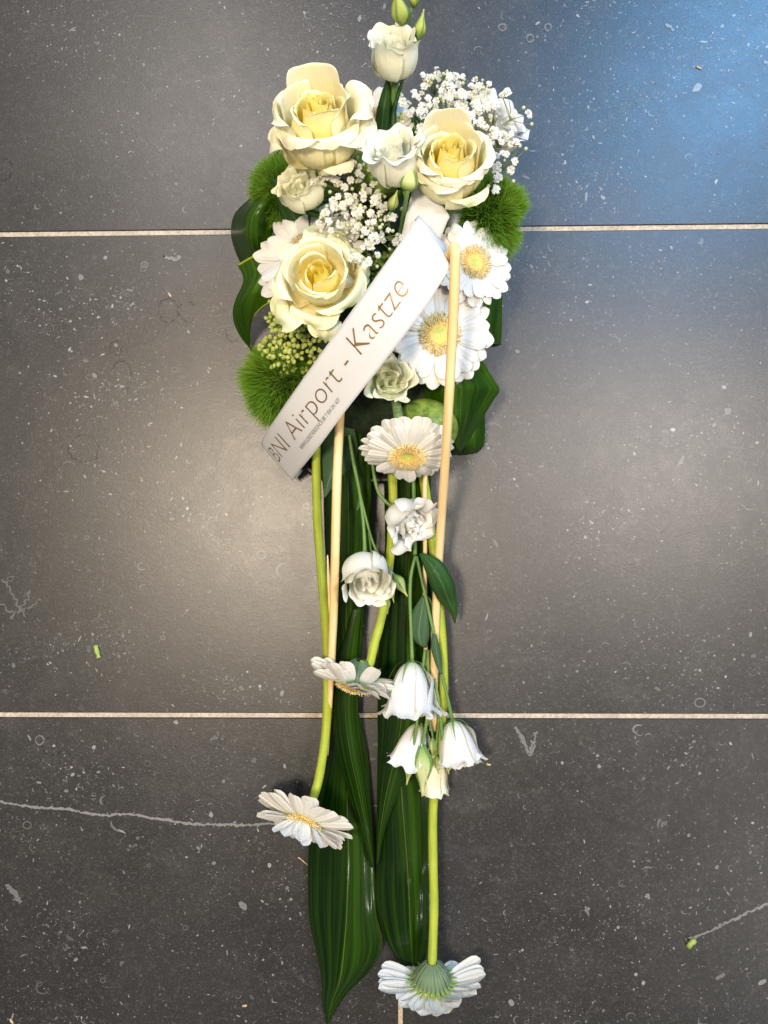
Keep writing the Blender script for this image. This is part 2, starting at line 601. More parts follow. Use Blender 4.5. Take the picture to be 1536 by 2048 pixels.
def tube_mesh(P, rad, ns=8, cap=True):
    T, N, B = frame_along(P)
    a = np.linspace(0, 2 * np.pi, ns, endpoint=False)
    V = P[:, None, :] + rad[:, None, None] * (np.cos(a)[None, :, None] * N[:, None, :] + np.sin(a)[None, :, None] * B[:, None, :])
    F = gridfaces(len(P), ns, True)
    L = np.r_[0, np.cumsum(np.linalg.norm(np.diff(P, axis=0), axis=1))]
    UV = np.stack(np.broadcast_arrays(np.abs(np.linspace(-1, 1, ns))[None, :], (L * 10)[:, None]), -1)
    V = V.reshape(-1, 3)
    if cap:
        F = F + [tuple(range(ns))[::-1], tuple(range((len(P) - 1) * ns, len(P) * ns))]
    return V, F, UV.reshape(-1, 2)


def tube(name, pts, r, mat, parent, n=24, ns=8, wpts=None, lump=0.0):
    """tube through (px,py,z) points; r in metres (scalar or list)"""
    t = np.linspace(0, 1, n)
    if wpts is None:
        q = catmull(np.array(pts, float), t)
        P = at(q[:, 0], q[:, 1], q[:, 2])
    else:
        P = catmull(np.array(wpts, float), t)
    rad = np.full(n, r) if np.isscalar(r) else catmull(np.array(r, float), t)
    if lump:
        rad = rad * (1 + lump * np.sin(t * 47 + RNG.uniform(0, 6)) * np.sin(t * 19))
    V, F, UV = tube_mesh(P, rad, ns)
    return child(name, V, F, mat, parent, UV)


def basis(axis, roll=0.0):
    z = np.array(axis, float)
    z /= np.linalg.norm(z)
    a = np.array([0, 1.0, 0]) if abs(z[1]) < 0.9 else np.array([0, 0, 1.0])
    x = np.cross(a, z)
    x /= np.linalg.norm(x)
    y = np.cross(z, x)
    R = np.stack([x, y, z], 1)
    c, s = math.cos(roll), math.sin(roll)
    return R @ np.array([[c, -s, 0], [s, c, 0], [0, 0, 1]])


def mat4(R, loc, s=1.0):
    m = Matrix([list(R[i] * s) + [loc[i]] for i in range(3)] + [[0, 0, 0, 1]])
    return m

# ------------------------------------------------------------------ petals of roses and lisianthus


def petal_pts(th0, W, prof, nu=13, nv=12, drop=0.12, p=2.5, spiral=0.06, ec=0.0, ecz=0.0, ruf=0.0, rk=6.0, rw=3, base_w=0.6, point=0.0, taper=0.0, seed=0):
    g = np.random.default_rng(seed)
    u = np.linspace(-1, 1, nu)[None, :]
    v = np.linspace(0, 1, nv)[:, None]
    vv = v * (1 - drop * np.abs(u) ** p)
    q = catmull(np.array(prof, float), vv)
    R, Z = q[..., 0], q[..., 1]
    s = np.clip(v / 0.6, 0, 1)
    s = s * s * (3 - 2 * s)
    tp = np.sqrt(np.maximum(0.05, 1 - (np.clip(v - 0.52, 0, 1) / 0.50) ** 2))
    ang = th0 + u * W * (base_w + (1 - base_w) * s) * (1 - taper * (1 - tp))
    R = R * (1 + spiral * u)
    au = np.abs(u)
    R = R + ec * au ** 3 * v ** 2
    Z = Z + ecz * au ** 3 * v ** 2
    ph = g.uniform(0, 6.3, 6)
    if ruf:
        w = v ** rw
        R = R + ruf * w * (np.sin(rk * u + ph[0]) + 0.6 * np.sin(1.9 * rk * u + ph[1]))
        Z = Z + ruf * w * (0.8 * np.sin(1.3 * rk * u + ph[2]) + 0.6 * np.sin(2.3 * rk * u + ph[3]))
    lo = 0.02
    R = R + lo * v * np.sin(2.2 * u + ph[4] + 2 * v)
    Z = Z + lo * v ** 2 * np.sin(2.7 * u + ph[5])
    if point:
        R = R + point * np.exp(-(u / 0.22) ** 2) * v ** 6
    R = np.maximum(R, 0.004)
    V = np.stack([R * np.cos(ang), R * np.sin(ang), Z + 0 * ang], -1)
    uu, v2 = np.meshgrid(np.linspace(0, 1, nu), np.linspace(0, 1, nv))
    return V, gridfaces(nv, nu), np.stack([uu, v2], -1)


def petal_obj(parent, MW, V, F, UV, mat, tone, **props):
    o = put("petal", mesh("petal", V, F, mat, UV), parent, MW)
    o["tone"] = float(tone)
    for k, val in props.items():
        o[k] = float(val)
    return o


def rose(label, px, py, z, axis, R, roll, opening=1.0, green=0.0, N=22, squash=1.0, extra=(), seed=1, hh=1.0, tight=1.0):
    """high-centred rose; (px,py,z) is the middle of its swirl (rim height)"""
    g = np.random.default_rng(seed)
    B = basis(axis, roll)
    c = at(px, py, z)
    base = c - B[:, 2] * R * 0.95 * hh
    root = empty("rose", base, label, "rose", "cream roses in the arrangement")
    S = np.diag([1.0, squash, hh])
    MW = mat4(B @ S, base, R)
    for i in range(N):
        t = i / (N - 1)
        th = i * 2.39996 + g.normal(0, 0.15)
        rim = tight * (0.05 + 0.47 * t ** 1.15)
        zr = 1.0 - 0.10 * t ** 2 + g.normal(0, 0.018)
        Rb = rim * 1.02 + 0.06 + 0.06 * t
        prof = [(0.05, 0.02), (0.62 * Rb + 0.02, 0.22), (Rb, 0.55), (rim + 0.04 * t, 0.86 * zr), (rim + 0.02 * t, 0.97 * zr), (rim + 0.09 * t * t, zr)]
        W = 1.25 - 0.25 * t
        V, F, UV = petal_pts(th, W, prof, nu=17, nv=14, drop=0.10 + 0.04 * t, p=2.0, taper=0.5, spiral=0.22 * (1 - t) + 0.12, ec=0.05 * t, ruf=0.006, rk=4,
                             base_w=0.75, seed=seed * 100 + i)
        petal_obj(root, MW, V, F, UV, M['rose'], 0.75 * t, green=green * 0.15 * t)
    for (th, W, prof, kw) in extra:
        kw = dict(kw)
        gr = kw.pop('green', green)
        V, F, UV = petal_pts(th, W, prof, nu=19, nv=20, seed=seed * 100 + 77 + int(th * 10), **kw)
        petal_obj(root, MW, V, F, UV, M['rose'], 1.0, green=gr)
    # green hip and sepals under the bloom
    prof = [(0.02, -0.25), (0.07, -0.22), (0.17, -0.10), (0.16, 0.02), (0.10, 0.08)]
    q = catmull(np.array(prof), np.linspace(0, 1, 8))
    a = np.linspace(0, 2 * np.pi, 12, endpoint=False)
    V = np.stack([q[:, :1] * np.cos(a), q[:, :1] * np.sin(a), q[:, 1:] + 0 * a], -1)
    put("calyx", mesh("calyx", V, gridfaces(8, 12, True), M['stem']), root, MW)
    b0 = np.array(base)
    tip = b0 - B[:, 2] * R * 0.25
    foot = np.array([tip[0] * 0.7 + 0.3 * FOAM[0], tip[1] * 0.7 + 0.3 * FOAM[1], 0.05])
    tube("stem", None, 0.0035, M['stem'], root, 8, 8, wpts=[tip, (tip + foot) / 2, foot])
    return root


def lis_bloom(root, base, axis, R, roll=0.0, flare=0.25, L=1.25, cream=0.3, seed=1, n_out=5, n_in=6, ruf=0.05, rim=0.62, squash=1.0, core=True, inner_z=0.90, bell=False):
    """a lisianthus bloom: base is where the stem meets it, R its rim radius, L its length in R"""
    g = np.random.default_rng(seed)
    B = basis(axis, roll)
    MW = mat4(B @ np.diag([1, squash, 1]), base, R)
    sets = []
    if core:
        for i in range(n_in):
            t = i / max(1, n_in - 1)
            rr = 0.10 + (rim - 0.22) * t
            zz = L * (inner_z + 0.02 * t) + g.normal(0, 0.03)
            prof = [(0.04, 0.05), (rr * 0.9 + 0.06, 0.28 * L), (rr + 0.05, 0.6 * L), (rr, 0.86 * zz), (rr + 0.06 * t, zz)]
            sets.append((i * 2.39996, 1.5 - 0.45 * t, prof, dict(drop=0.06, ruf=ruf * 0.9, rk=4, spiral=0.20), 0.2 + 0.3 * t))
    for i in range(n_out):
        th = i * 2 * math.pi / n_out + g.normal(0, 0.12)
        rr = rim + 0.05 * (i % 2) - 0.02
        fl = flare * g.uniform(0.75, 1.25)
        zz = L * g.uniform(0.96, 1.03)
        prof = [(0.06, 0.0), (rr * 0.78, 0.16 * L), (rr * 1.02, 0.48 * L), (rr, 0.78 * zz), (rr + 0.45 * fl, 0.93 * zz), (rr + fl, zz - 0.25 * fl)]
        if bell:
            zz = L * g.uniform(0.90, 1.06)
            prof = [(0.06, 0.0), (rr * 0.50, 0.13 * L), (rr * 0.80, 0.40 * L), (rr * 0.97, 0.70 * zz), (rr + 0.30 * fl, 0.90 * zz), (rr + fl, zz)]
        sets.append((th, 0.92, prof, dict(drop=0.10, rw=(6 if bell else 3), ruf=ruf * 1.25, rk=(5.2 if bell else 4.2), spiral=0.15, ec=0.06, base_w=0.75), 1.0))
    for k, (th, W, prof, kw, tone) in enumerate(sets):
        V, F, UV = petal_pts(th, W, prof, nu=23, nv=16, seed=seed * 50 + k, **kw)
        petal_obj(root, MW, V, F, UV, M['lis'], tone, cream=cream)
    # calyx with five thin sepals
    q = catmull(np.array([(0.035, -0.13), (0.06, -0.08), (0.13, 0.0), (0.18, 0.07)]), np.linspace(0, 1, 6))
    a = np.linspace(0, 2 * np.pi, 10, endpoint=False)
    V = np.stack([q[:, :1] * np.cos(a), q[:, :1] * np.sin(a), q[:, 1:] + 0 * a], -1)
    cal = put("calyx", mesh("calyx", V, gridfaces(6, 10, True), M['stem']), root, MW)
    for i in range(5):
        th = i * 2 * math.pi / 5 + 0.4
        t = np.linspace(0, 1, 7)
        rr = 0.10 + (rim * 1.0 - 0.05) * np.sqrt(t)
        zz = -0.02 + 0.42 * L * t ** 1.4
        w = 0.05 * (1 - t) + 0.006
        d = np.array([math.cos(th), math.sin(th), 0])
        e = np.array([-d[1], d[0], 0])
        P = rr[:, None] * d + zz[:, None] * np.array([0, 0, 1])
        V = np.stack([P - e * w[:, None], P + d * 0.02, P + e * w[:, None]], 1)
        put("sepal", mesh("sepal", V, gridfaces(7, 3), M['stem']), root, MW)
    return MW


def bud(root, base, tip, r, cream=0.0, seed=1, sep=True):
    base = np.array(base, float)
    ax = np.array(tip, float) - base
    L = np.linalg.norm(ax)
    B = basis(ax, seed)
    nv, nu = 14, 12
    t = np.linspace(0, 1, nv)[:, None]
    a = np.linspace(0, 2 * np.pi, nu, endpoint=False)[None, :]
    q = catmull(np.array([0.25, 0.75, 1.0, 0.95, 0.72, 0.42, 0.20, 0.12]), t[:, 0])[:, None]
    rr = r * q * (1 + 0.10 * np.sin(2.5 * a + 5 * t) * (t > 0.05))
    V = np.stack([rr * np.cos(a), rr * np.sin(a), L * t + 0 * a], -1)
    UV = np.stack(np.broadcast_arrays(np.abs(np.linspace(-1, 1, nu))[None, :], t), -1)
    F = gridfaces(nv, nu, True) + [tuple(range((nv - 1) * nu, nv * nu))]
    MW = mat4(B, base)
    o = put("bud", mesh("bud", V, F, M['bud'], UV), root, MW)
    o["cream"] = float(cream)
    if sep:
        for i in range(4):
            th = i * math.pi / 2 + 0.3
            tt = np.linspace(0, 0.75, 6)
            qq = r * (catmull(np.array([0.25, 0.75, 1.0, 0.95, 0.72, 0.42, 0.20, 0.12]), tt) * 1.06 + 0.03)
            w = r * 0.20 * (1 - tt / 0.78) + r * 0.02
            d = np.array([math.cos(th), math.sin(th), 0])
            e = np.array([-d[1], d[0], 0])
            P = qq[:, None] * d + (L * tt)[:, None] * np.array([0, 0, 1])
            V = np.stack([P - e * w[:, None], P + d * r * 0.06, P + e * w[:, None]], 1)
            s = put("sepal", mesh("sepal", V, gridfaces(6, 3), M['stem']), o, MW)
    return o

# ------------------------------------------------------------------ gerberas


def gerb_petal_mesh(seed):
    g = np.random.default_rng(seed)
    nu, nv = 7, 10
    u = np.linspace(-1, 1, nu)[None, :]
    v = np.linspace(0, 1, nv)[:, None]
    wd = catmull(np.array([0.36, 0.64, 0.88, 1.0, 1.03, 1.02, 0.94, 0.62]), v[:, 0] ** 1.15)[:, None]
    x = v - 0.06 * np.clip(v - 0.75, 0, 1) * 4 * np.abs(u) ** 2.5 - 0.012 * (v > 0.95) * np.abs(np.sin(3 * u))
    y = 0.5 * wd * u + 0.06 * g.uniform(-1, 1) * v ** 2
    zc = -0.085 * wd * u ** 2 + 0.016 * np.cos(u * 7.0) * wd
    bend = g.uniform(-0.10, 0.0)
    z = zc * 0.9 + 0.10 * v * (1 - v) + bend * v ** 2.2 + 0.03 * u * v * g.uniform(-1, 1)
    V = np.stack([x + 0 * u, y, z + 0 * x], -1)
    V[..., 2] *= 1.0
    uu, v2 = np.meshgrid(np.linspace(0, 1, nu), np.linspace(0, 1, nv))
    return mesh("petal", V, gridfaces(nv, nu), M['gerb'], np.stack([uu, v2], -1))


GP = [gerb_petal_mesh(40 + i) for i in range(10)]


def disc_meshes():
    q = catmull(np.array([(0.30, -0.06), (0.28, 0.01), (0.20, 0.04), (0.12, 0.025), (0.05, 0.0), (0.004, -0.01)]), np.linspace(0, 1, 10))
    a = np.linspace(0, 2 * np.pi, 20, endpoint=False)
    V = np.stack([q[:, :1] * np.cos(a), q[:, :1] * np.sin(a), q[:, 1:] + 0 * a], -1)
    disc = mesh("disc", V, gridfaces(10, 20, True), M['disc'])
    VV, FF, UU, AA = [], [], [], []
    g = np.random.default_rng(3)
    for i in range(820):
        th = g.uniform(0, 6.283)
        r0 = 0.15 + 0.15 * math.sqrt(g.uniform(0, 1))
        ln = 0.045 + 0.075 * (r0 - 0.15) / 0.15 * g.uniform(0.7, 1.2)
        lean = 0.15 + 1.0 * (r0 - 0.15) / 0.15 + g.normal(0, 0.2)
        d = np.array([math.cos(th), math.sin(th), 0])
        e = np.array([-d[1], d[0], 0]) * 0.0085
        p0 = d * r0 + np.array([0, 0, 0.02])
        dr = d * math.sin(lean) + np.array([0, 0, math.cos(lean)]) + e * g.normal(0, 20)
        dr /= np.linalg.norm(dr)
        p1 = p0 + dr * ln * 0.6
        p2 = p0 + dr * ln + d * 0.015 - np.array([0, 0, 0.006])
        k = len(VV)
        nrm = np.cross(dr, e)
        nrm = nrm / (np.linalg.norm(nrm) + 1e-9) * 0.008
        for pp, w in ((p0, 1.0), (p1, 1.0), (p2, 0.7)):
            VV += [pp - e * w, pp + nrm * w, pp + e * w]
        for s in (0, 3):
            for (m, n) in ((0, 1), (1, 2), (2, 0)):
                FF.append((k + s + m, k + s + n, k + s + 3 + n, k + s + 3 + m))
        FF.append((k + 6, k + 7, k + 8))
        UU += [(0, 0)] * 3 + [(0, 0.6)] * 3 + [(0, 1)] * 3
        AA += [g.uniform(0, 1)] * 9
    fil = mesh("filament_ring", VV, FF, M['fil'], UU, attr=AA)
    return disc, fil


DISC, FIL = disc_meshes()


def calyx_mesh():
    q = catmull(np.array([(0.06, -0.44), (0.085, -0.42), (0.17, -0.35), (0.265, -0.21), (0.32, -0.10), (0.28, -0.06)]), np.linspace(0, 1, 10))
    a = np.linspace(0, 2 * np.pi, 24, endpoint=False)
    V = np.stack([q[:, :1] * np.cos(a), q[:, :1] * np.sin(a), q[:, 1:] + 0 * a], -1)
    return mesh("calyx", V, gridfaces(10, 24, True), M['fuzzstem'])


def bract_mesh():
    t = np.linspace(0, 1, 9)
    q = catmull(np.array([(0.085, -0.44), (0.19, -0.36), (0.285, -0.22), (0.35, -0.11), (0.50, -0.085)]), t)
    w = catmull(np.array([0.014, 0.026, 0.034, 0.030, 0.002]), t)
    V = np.stack([np.c_[q[:, 0], -w, q[:, 1]], np.c_[q[:, 0] + 0.014, 0 * w, q[:, 1] - 0.010], np.c_[q[:, 0], w, q[:, 1]]], 1)
    uu, v2 = np.meshgrid(np.linspace(0, 1, 3), t)
    return mesh("bract", V, gridfaces(9, 3), M['bract'], np.stack([uu, v2], -1))


CALYX, BRACT = calyx_mesh(), bract_mesh()


def gerbera(label, px, py, z, axis, R, cup, roll=0.0, n=(24, 18), seed=1, stem=None, bracts=False, keep=None, width=0.30, inner_cup=None, stem_r=0.0055, stem_mat='lime', lens=None, inner_len=0.8, jit=0.045, twist=0.06):
    g = np.random.default_rng(seed)
    B = basis(axis, roll)
    c = at(px, py, z)
    root = empty("gerbera", c, label, "gerbera", "white gerberas in the arrangement")
    MW = mat4(B, c, R)
    Rw = B

    def place(az, elev, ln, wd, r0, z0, tw):
        m = Matrix.Rotation(az, 4, 'Z') @ Matrix.Translation((r0, 0, z0)) @ Matrix.Rotation(-elev, 4, 'Y') @ Matrix.Rotation(tw, 4, 'X') @ Matrix.Diagonal((ln, wd, ln * 0.8, 1))
        put("petal", GP[g.integers(len(GP))], root, MW @ m)

    for layer, cnt in enumerate(n):
        for i in range(cnt):
            az = (i + 0.5 * layer) * 2 * math.pi / cnt + g.normal(0, 0.06)
            d = Rw @ np.array([math.cos(az), math.sin(az), 0])      # where the petal points, world
            if keep and not keep(d, layer):
                continue
            cf = cup if (layer == 0 or inner_cup is None) else inner_cup
            e = cf(d) if callable(cf) else cf
            e += g.normal(0, jit)
            ln = (0.76 if layer == 0 else 0.76 * inner_len) * g.uniform(0.92, 1.06)
            if lens:
                ln *= lens(d)
            wd = width * g.uniform(0.88, 1.12) * (1.0 if layer == 0 else 0.9)
            place(az, e + (0.0 if layer == 0 else 0.10), ln, wd, 0.25, -0.02 + 0.035 * layer + 0.006 * (i % 2), (twist(d) if callable(twist) else 0.0) + g.normal(0, 0.10 if callable(twist) else twist))
    put("disc", DISC, root, MW)
    put("filament_ring", FIL, root, MW)["kind"] = "stuff"
    put("calyx", CALYX, root, MW)
    if bracts:
        for i in range(26):
            put("bract", BRACT, root, MW @ Matrix.Rotation(i * 2 * math.pi / 26, 4, 'Z') @ Matrix.Diagonal((1 + 0.03 * (i % 3), 1, 1 + 0.04 * (i % 2), 1)))
    back = c - B[:, 2] * R * 0.38
    if stem is not None:
        q = np.array(stem, float)
        P = at(q[:, 0], q[:, 1], q[:, 2])
        P = np.vstack([P, back])
        tube("stem", None, [stem_r] * (len(P) - 1) + [stem_r * 0.9], M[stem_mat], root, 40, 10, wpts=P, lump=0.05)
    else:
        foot = np.array([back[0] * 0.8 + 0.2 * FOAM[0], back[1] * 0.8 + 0.2 * FOAM[1], 0.05])
        tube("stem", None, stem_r, M['lime'], root, 8, 8, wpts=[back, (back + foot) / 2 - np.array([0, 0, 0.004]), foot])
    return root

FOAM = at(765, 610, 0.06)

# ================================================================== the floor
floor = put("floor", mesh("floor", [(-3, -3, -0.0015), (3, -3, -0.0015), (3, 3, -0.0015), (-3, 3, -0.0015)], [(0, 1, 2, 3)], M['grout'], smooth=False))
tag(floor, "sandy beige grout bed with large dark stone tiles", "floor", kind="structure")
ROT = 0.0033
J0 = at(799, 1431.5, 0)
PITCH = (at(799, 460, 0) - J0)[1]
GAP = 0.0056


def tile_mesh():
    h = (PITCH - GAP) / 2
    b = 0.0012
    V, F = [], []
    for (s, z) in ((h, -0.010), (h, -b), (h - b, 0.0)):
        V += [(-s, -s, z), (s, -s, z), (s, s, z), (-s, s, z)]
    for k in (0, 4):
        for j in range(4):
            F.append((k + j, k + (j + 1) % 4, k + 4 + (j + 1) % 4, k + 4 + j))
    F.append((8, 9, 10, 11))
    return mesh("tile", V, F, M['tile'], smooth=False)


TM = tile_mesh()
tiles = {}
for i in range(-2, 2):
    for j in range(-2, 3):
        p = Vector((J0[0], J0[1], 0)) + Matrix.Rotation(ROT, 3, 'Z') @ Vector(((i + 0.5) * PITCH, (j + 0.5) * PITCH, 0))
        t = put("tile", TM, floor, Matrix.Translation(p) @ Matrix.Rotation(ROT, 4, 'Z'))
        tiles[(i, j)] = t


def tile_of(w):
    q = Matrix.Rotation(-ROT, 3, 'Z') @ Vector((w[0] - J0[0], w[1] - J0[1], 0))
    return tiles.get((math.floor(q.x / PITCH), math.floor(q.y / PITCH)), tiles[(0, 0)])


# fossil inlays, joined per tile
class Flecks:
    def __init__(self):
        self.V, self.F, self.A = [], [], []

    def poly(self, P, z, col):
        k = len(self.V)
        self.V += [(p[0], p[1], z) for p in P]
        self.A += [col] * len(P)
        self.F.append(tuple(range(k, k + len(P))))

    def strip(self, P, w, z, col, closed=False):
        P = np.asarray(P)
        T = np.gradient(P, axis=0)
        T /= np.linalg.norm(T, axis=1)[:, None] + 1e-12
        N = np.c_[-T[:, 1], T[:, 0]]
        w = np.broadcast_to(w, (len(P),))
        k = len(self.V)
        for i in range(len(P)):
            a, b = P[i] + N[i] * w[i], P[i] - N[i] * w[i]
            self.V += [(a[0], a[1], z), (b[0], b[1], z)]
            self.A += [col] * 2
        for i in range(len(P) - 1):
            self.F.append((k + 2 * i, k + 2 * i + 1, k + 2 * i + 3, k + 2 * i + 2))


def blob(g, c, r, n=8, el=1.0, th=0.0, jit=0.25):
    a = np.linspace(0, 2 * np.pi, n, endpoint=False)
    rr = r * (1 + g.uniform(-jit, jit, n))
    x, y = rr * np.cos(a) * el, rr * np.sin(a) / el
    return np.c_[c[0] + x * math.cos(th) - y * math.sin(th), c[1] + x * math.sin(th) + y * math.cos(th)]


def shade(g, lo=0.05, hi=0.36):
    s = lo + (hi - lo) * g.uniform(0, 1) ** 1.9
    return (s, s * 0.985, s * 0.96)


for (i, j), t in tiles.items():
    if i not in (-1, 0) or j not in (-1, 0, 1):
        continue
    g = np.random.default_rng(100 + 10 * i + j)
    fl = Flecks()
    hs = (PITCH - GAP) / 2 - 0.006
    cl = [(g.uniform(-hs, hs, 2), g.uniform(0.02, 0.075)) for _ in range(18)]
    # drifts run on a slant in each tile
    for k in range(4300):
        if g.uniform() < 0.85:
            c0, sd = cl[g.integers(len(cl))]
            c = c0 + g.normal(0, sd, 2) * np.array([1.2, 0.7])
        else:
            c = g.uniform(-hs, hs, 2)
        if np.abs(c).max() > hs:
            continue
        z = 0.00012 + 0.0000002 * k * 0.3
        r = 0.00056 * math.exp(g.normal(0.0, 0.60))
        ty = g.uniform()
        th = g.uniform(0, math.pi)
        if ty < 0.66:
            fl.poly(blob(g, c, r, 7, 1 + g.uniform(0, 0.5), th), z, shade(g))
        elif ty < 0.82:
            fl.poly(blob(g, c, r * 1.0, 8, g.uniform(1.5, 2.3), th), z, shade(g))
        elif ty < 0.985:
            a = np.linspace(0, g.uniform(1.5, 4.0), 8) + th
            R_ = r * g.uniform(1.6, 3.4)
            fl.strip(np.c_[c[0] + R_ * np.cos(a), c[1] + R_ * np.sin(a) * 0.8], r * 0.36 * np.sin(np.linspace(0.4, 2.7, 8)), z, shade(g, 0.08, 0.22))
        else:
            a = np.linspace(0, 2 * math.pi, 13)
            R_ = r * g.uniform(1.6, 3.2)
            fl.strip(np.c_[c[0] + R_ * np.cos(a), c[1] + R_ * np.sin(a) * 0.85], r * 0.34, z, shade(g, 0.07, 0.20))
    for k in range(20):        # larger shells, rods and rings
        c = g.uniform(-hs + 0.01, hs - 0.01, 2)
        z = 0.0003 + k * 1e-6
        th = g.uniform(0, math.pi)
        s = g.uniform(0.0016, 0.0042)
        ty = g.uniform()
        col = shade(g, 0.07, 0.17)
        if ty < 0.35:
            for q in range(g.integers(4, 9)):
                fl.poly(blob(g, c + g.normal(0, s * 0.8, 2), s * g.uniform(0.25, 0.6), 9, g.uniform(1, 1.7), th, 0.4), z + q * 1e-7, col)
        elif ty < 0.6:
            m = g.integers(2, 5)
            for q in range(m):
                fl.poly(blob(g, c + np.array([math.cos(th), math.sin(th)]) * s * 0.9 * (q - m / 2), s * 0.5, 8, 0.62, th, 0.15), z + q * 1e-7, col)
        elif ty < 0.8:
            a = np.linspace(0, 2 * math.pi, 19)
            fl.strip(np.c_[c[0] + s * np.cos(a), c[1] + s * np.sin(a) * 0.8], s * 0.2 * (1 + 0.4 * np.sin(5 * a)), z, col)
            if g.uniform() < 0.5:
                fl.poly(blob(g, c, s * 0.35, 7), z, col)
        else:
            a = np.linspace(0, g.uniform(1.2, 2.6), 10) + th
            fl.strip(np.c_[c[0] + 1.4 * s * np.cos(a), c[1] + 1.4 * s * np.sin(a)], s * 0.3 * np.sin(np.linspace(0.3, 2.6, 10)), z, col)
    o = bpy.data.objects.new("fossil_inlay", mesh("fossil_inlay", fl.V, fl.F, M['fleck'], attr=fl.A, smooth=False))
    COL.objects.link(o)
    o.parent = t
    o["kind"] = "stuff"


MZ = [0.0004]


def marks(px_paths, width_px, col, name, z=0.0004, jit=0.8, gaps=0.0, seed=2):
    """thin mineral lines that run through the stone, from photo paths"""
    g = np.random.default_rng(seed)
    fl = Flecks()
    for path in px_paths:
        P = np.array(path, float)
        n = max(12, int(np.linalg.norm(np.diff(P, axis=0), axis=1).sum() / 4))
        Q = catmull(P, np.linspace(0, 1, n)) + g.normal(0, jit, (n, 2))
        W = at(Q[:, 0], Q[:, 1], 0)[:, :2]
        w = width_px * mpp(0) * 0.5 * g.uniform(0.45, 1.35, n)
        if gaps:
            w = w * (g.uniform(0, 1, n) > gaps)
        MZ[0] += 1.0e-5
        fl.strip(W, w, MZ[0], col)
    V = np.array(fl.V)
    par = tile_of(V.mean(0))
    c = V.mean(0)
    put(name, mesh(name, V - c, fl.F, M['fleck'], attr=fl.A, smooth=False), par, Matrix.Translation(Vector(c)))


def ringpath(cx, cy, rx, ry, a0=0.0, a1=6.28):
    a = np.linspace(a0, a1, 14)
    return np.c_[cx + rx * np.cos(a), cy + ry * np.sin(a)]


marks([[(0, 1604), (60, 1613), (130, 1618), (200, 1630), (255, 1628), (320, 1638), (390, 1648), (450, 1649), (500, 1650), (560, 1646)]], 5, (0.24, 0.23, 0.22), "mineral_vein", jit=0.9)
marks([[(720, 1611), (755, 1612)]], 3, (0.20, 0.19, 0.18), "mineral_vein")
marks([[(1378, 1878), (1420, 1862), (1450, 1846), (1490, 1828), (1536, 1806)]], 5, (0.24, 0.225, 0.21), "mineral_vein", jit=1.3)
marks([ringpath(336, 621, 20, 24), ringpath(376, 624, 18, 20, 0.8, 5.6), ringpath(168, 898, 30, 27), ringpath(243, 752, 20, 30, 3.5, 7.5),
       ringpath(8, 338, 17, 22, -1.6, 1.8), ringpath(467, 662, 16, 22, 1.0, 3.4)], 3.2, (0.012, 0.011, 0.011), "dark_ring", gaps=0.35, jit=1.2)
marks([ringpath(555, 1880, 17, 20), ringpath(104, 1493, 20, 18, 0.5, 4.5), ringpath(232, 695, 12, 14)], 3.0, (0.012, 0.011, 0.011), "dark_ring", gaps=0.35, jit=1.0, seed=5)
marks([[(1028, 1455), (1045, 1475), (1055, 1505), (1062, 1510)], [(1062, 1510), (1068, 1485), (1072, 1462)], [(1034, 1462), (1050, 1490)], [(1060, 1506), (1064, 1480)]], 5, (0.17, 0.165, 0.16), "shell_mark", jit=1.5)
marks([[(18, 1772), (32, 1790), (42, 1805)], [(14, 1768), (26, 1785)], [(30, 1780), (38, 1798)]], 9, (0.16, 0.155, 0.15), "shell_mark", jit=0.4, seed=4)
marks([[(328, 512), (345, 517), (362, 515)]], 7, (0.2, 0.195, 0.19), "shell_mark", jit=1.5, seed=6)
marks([[(1330, 50), (1340, 54), (1348, 62)]], 6, (0.2, 0.2, 0.2), "shell_mark", jit=0.8, seed=7)
marks([ringpath(80, 1480, 9, 9), ringpath(1005, 55, 8, 7), ringpath(1060, 77, 7, 7), ringpath(1096, 55, 7, 7)], 3.5, (0.16, 0.155, 0.15), "shell_mark", jit=0.5, seed=8)
marks([[(0, 1205), (20, 1218), (40, 1222), (60, 1215), (85, 1195)], [(8, 1160), (30, 1195), (52, 1230)], [(20, 1235), (50, 1205), (60, 1180)]], 4, (0.12, 0.115, 0.11), "shell_mark", jit=2.5, seed=9)

# ================================================================== tray and foam
tr = empty("flower_tray", at(765, 640, 0.0), "black plastic tray under the flowers, its edge showing below the lettered ribbon", "tray")


def lathe_oval(name, prof, cx, cy, sx, sy, mat, parent, n=40, noise=0.0):
    q = np.array(prof, float)
    a = np.linspace(0, 2 * np.pi, n, endpoint=False)
    e = 0.5
    ca, sa = np.sign(np.cos(a)) * np.abs(np.cos(a)) ** e, np.sign(np.sin(a)) * np.abs(np.sin(a)) ** e
    V = []
    c0 = at(cx, cy, 0)
    for (r, z) in q:
        V.append(np.c_[c0[0] + sx * r * ca, c0[1] + sy * r * sa, np.full(n, z)])
    V = np.array(V)
    if noise:
        V += RNG.normal(0, noise, V.shape)
    F = gridfaces(len(q), n, True) + [tuple(range((len(q) - 1) * n, len(q) * n))]
    return child(name, V.reshape(-1, 3), F, mat, parent)


lathe_oval("dish", [(0.90, 0.001), (0.97, 0.008), (1.0, 0.036), (1.02, 0.038), (1.0, 0.040), (0.96, 0.036), (0.92, 0.012)], 738, 672, 0.100, 0.182, M['tray'], tr)
lathe_oval("foam_block", [(0.88, 0.014), (0.90, 0.05), (0.84, 0.080), (0.62, 0.100), (0.3, 0.106)], 752, 640, 0.100, 0.170, M['foam'], tr, noise=0.0015)

# ================================================================== leaves
ARR = "arrangement"


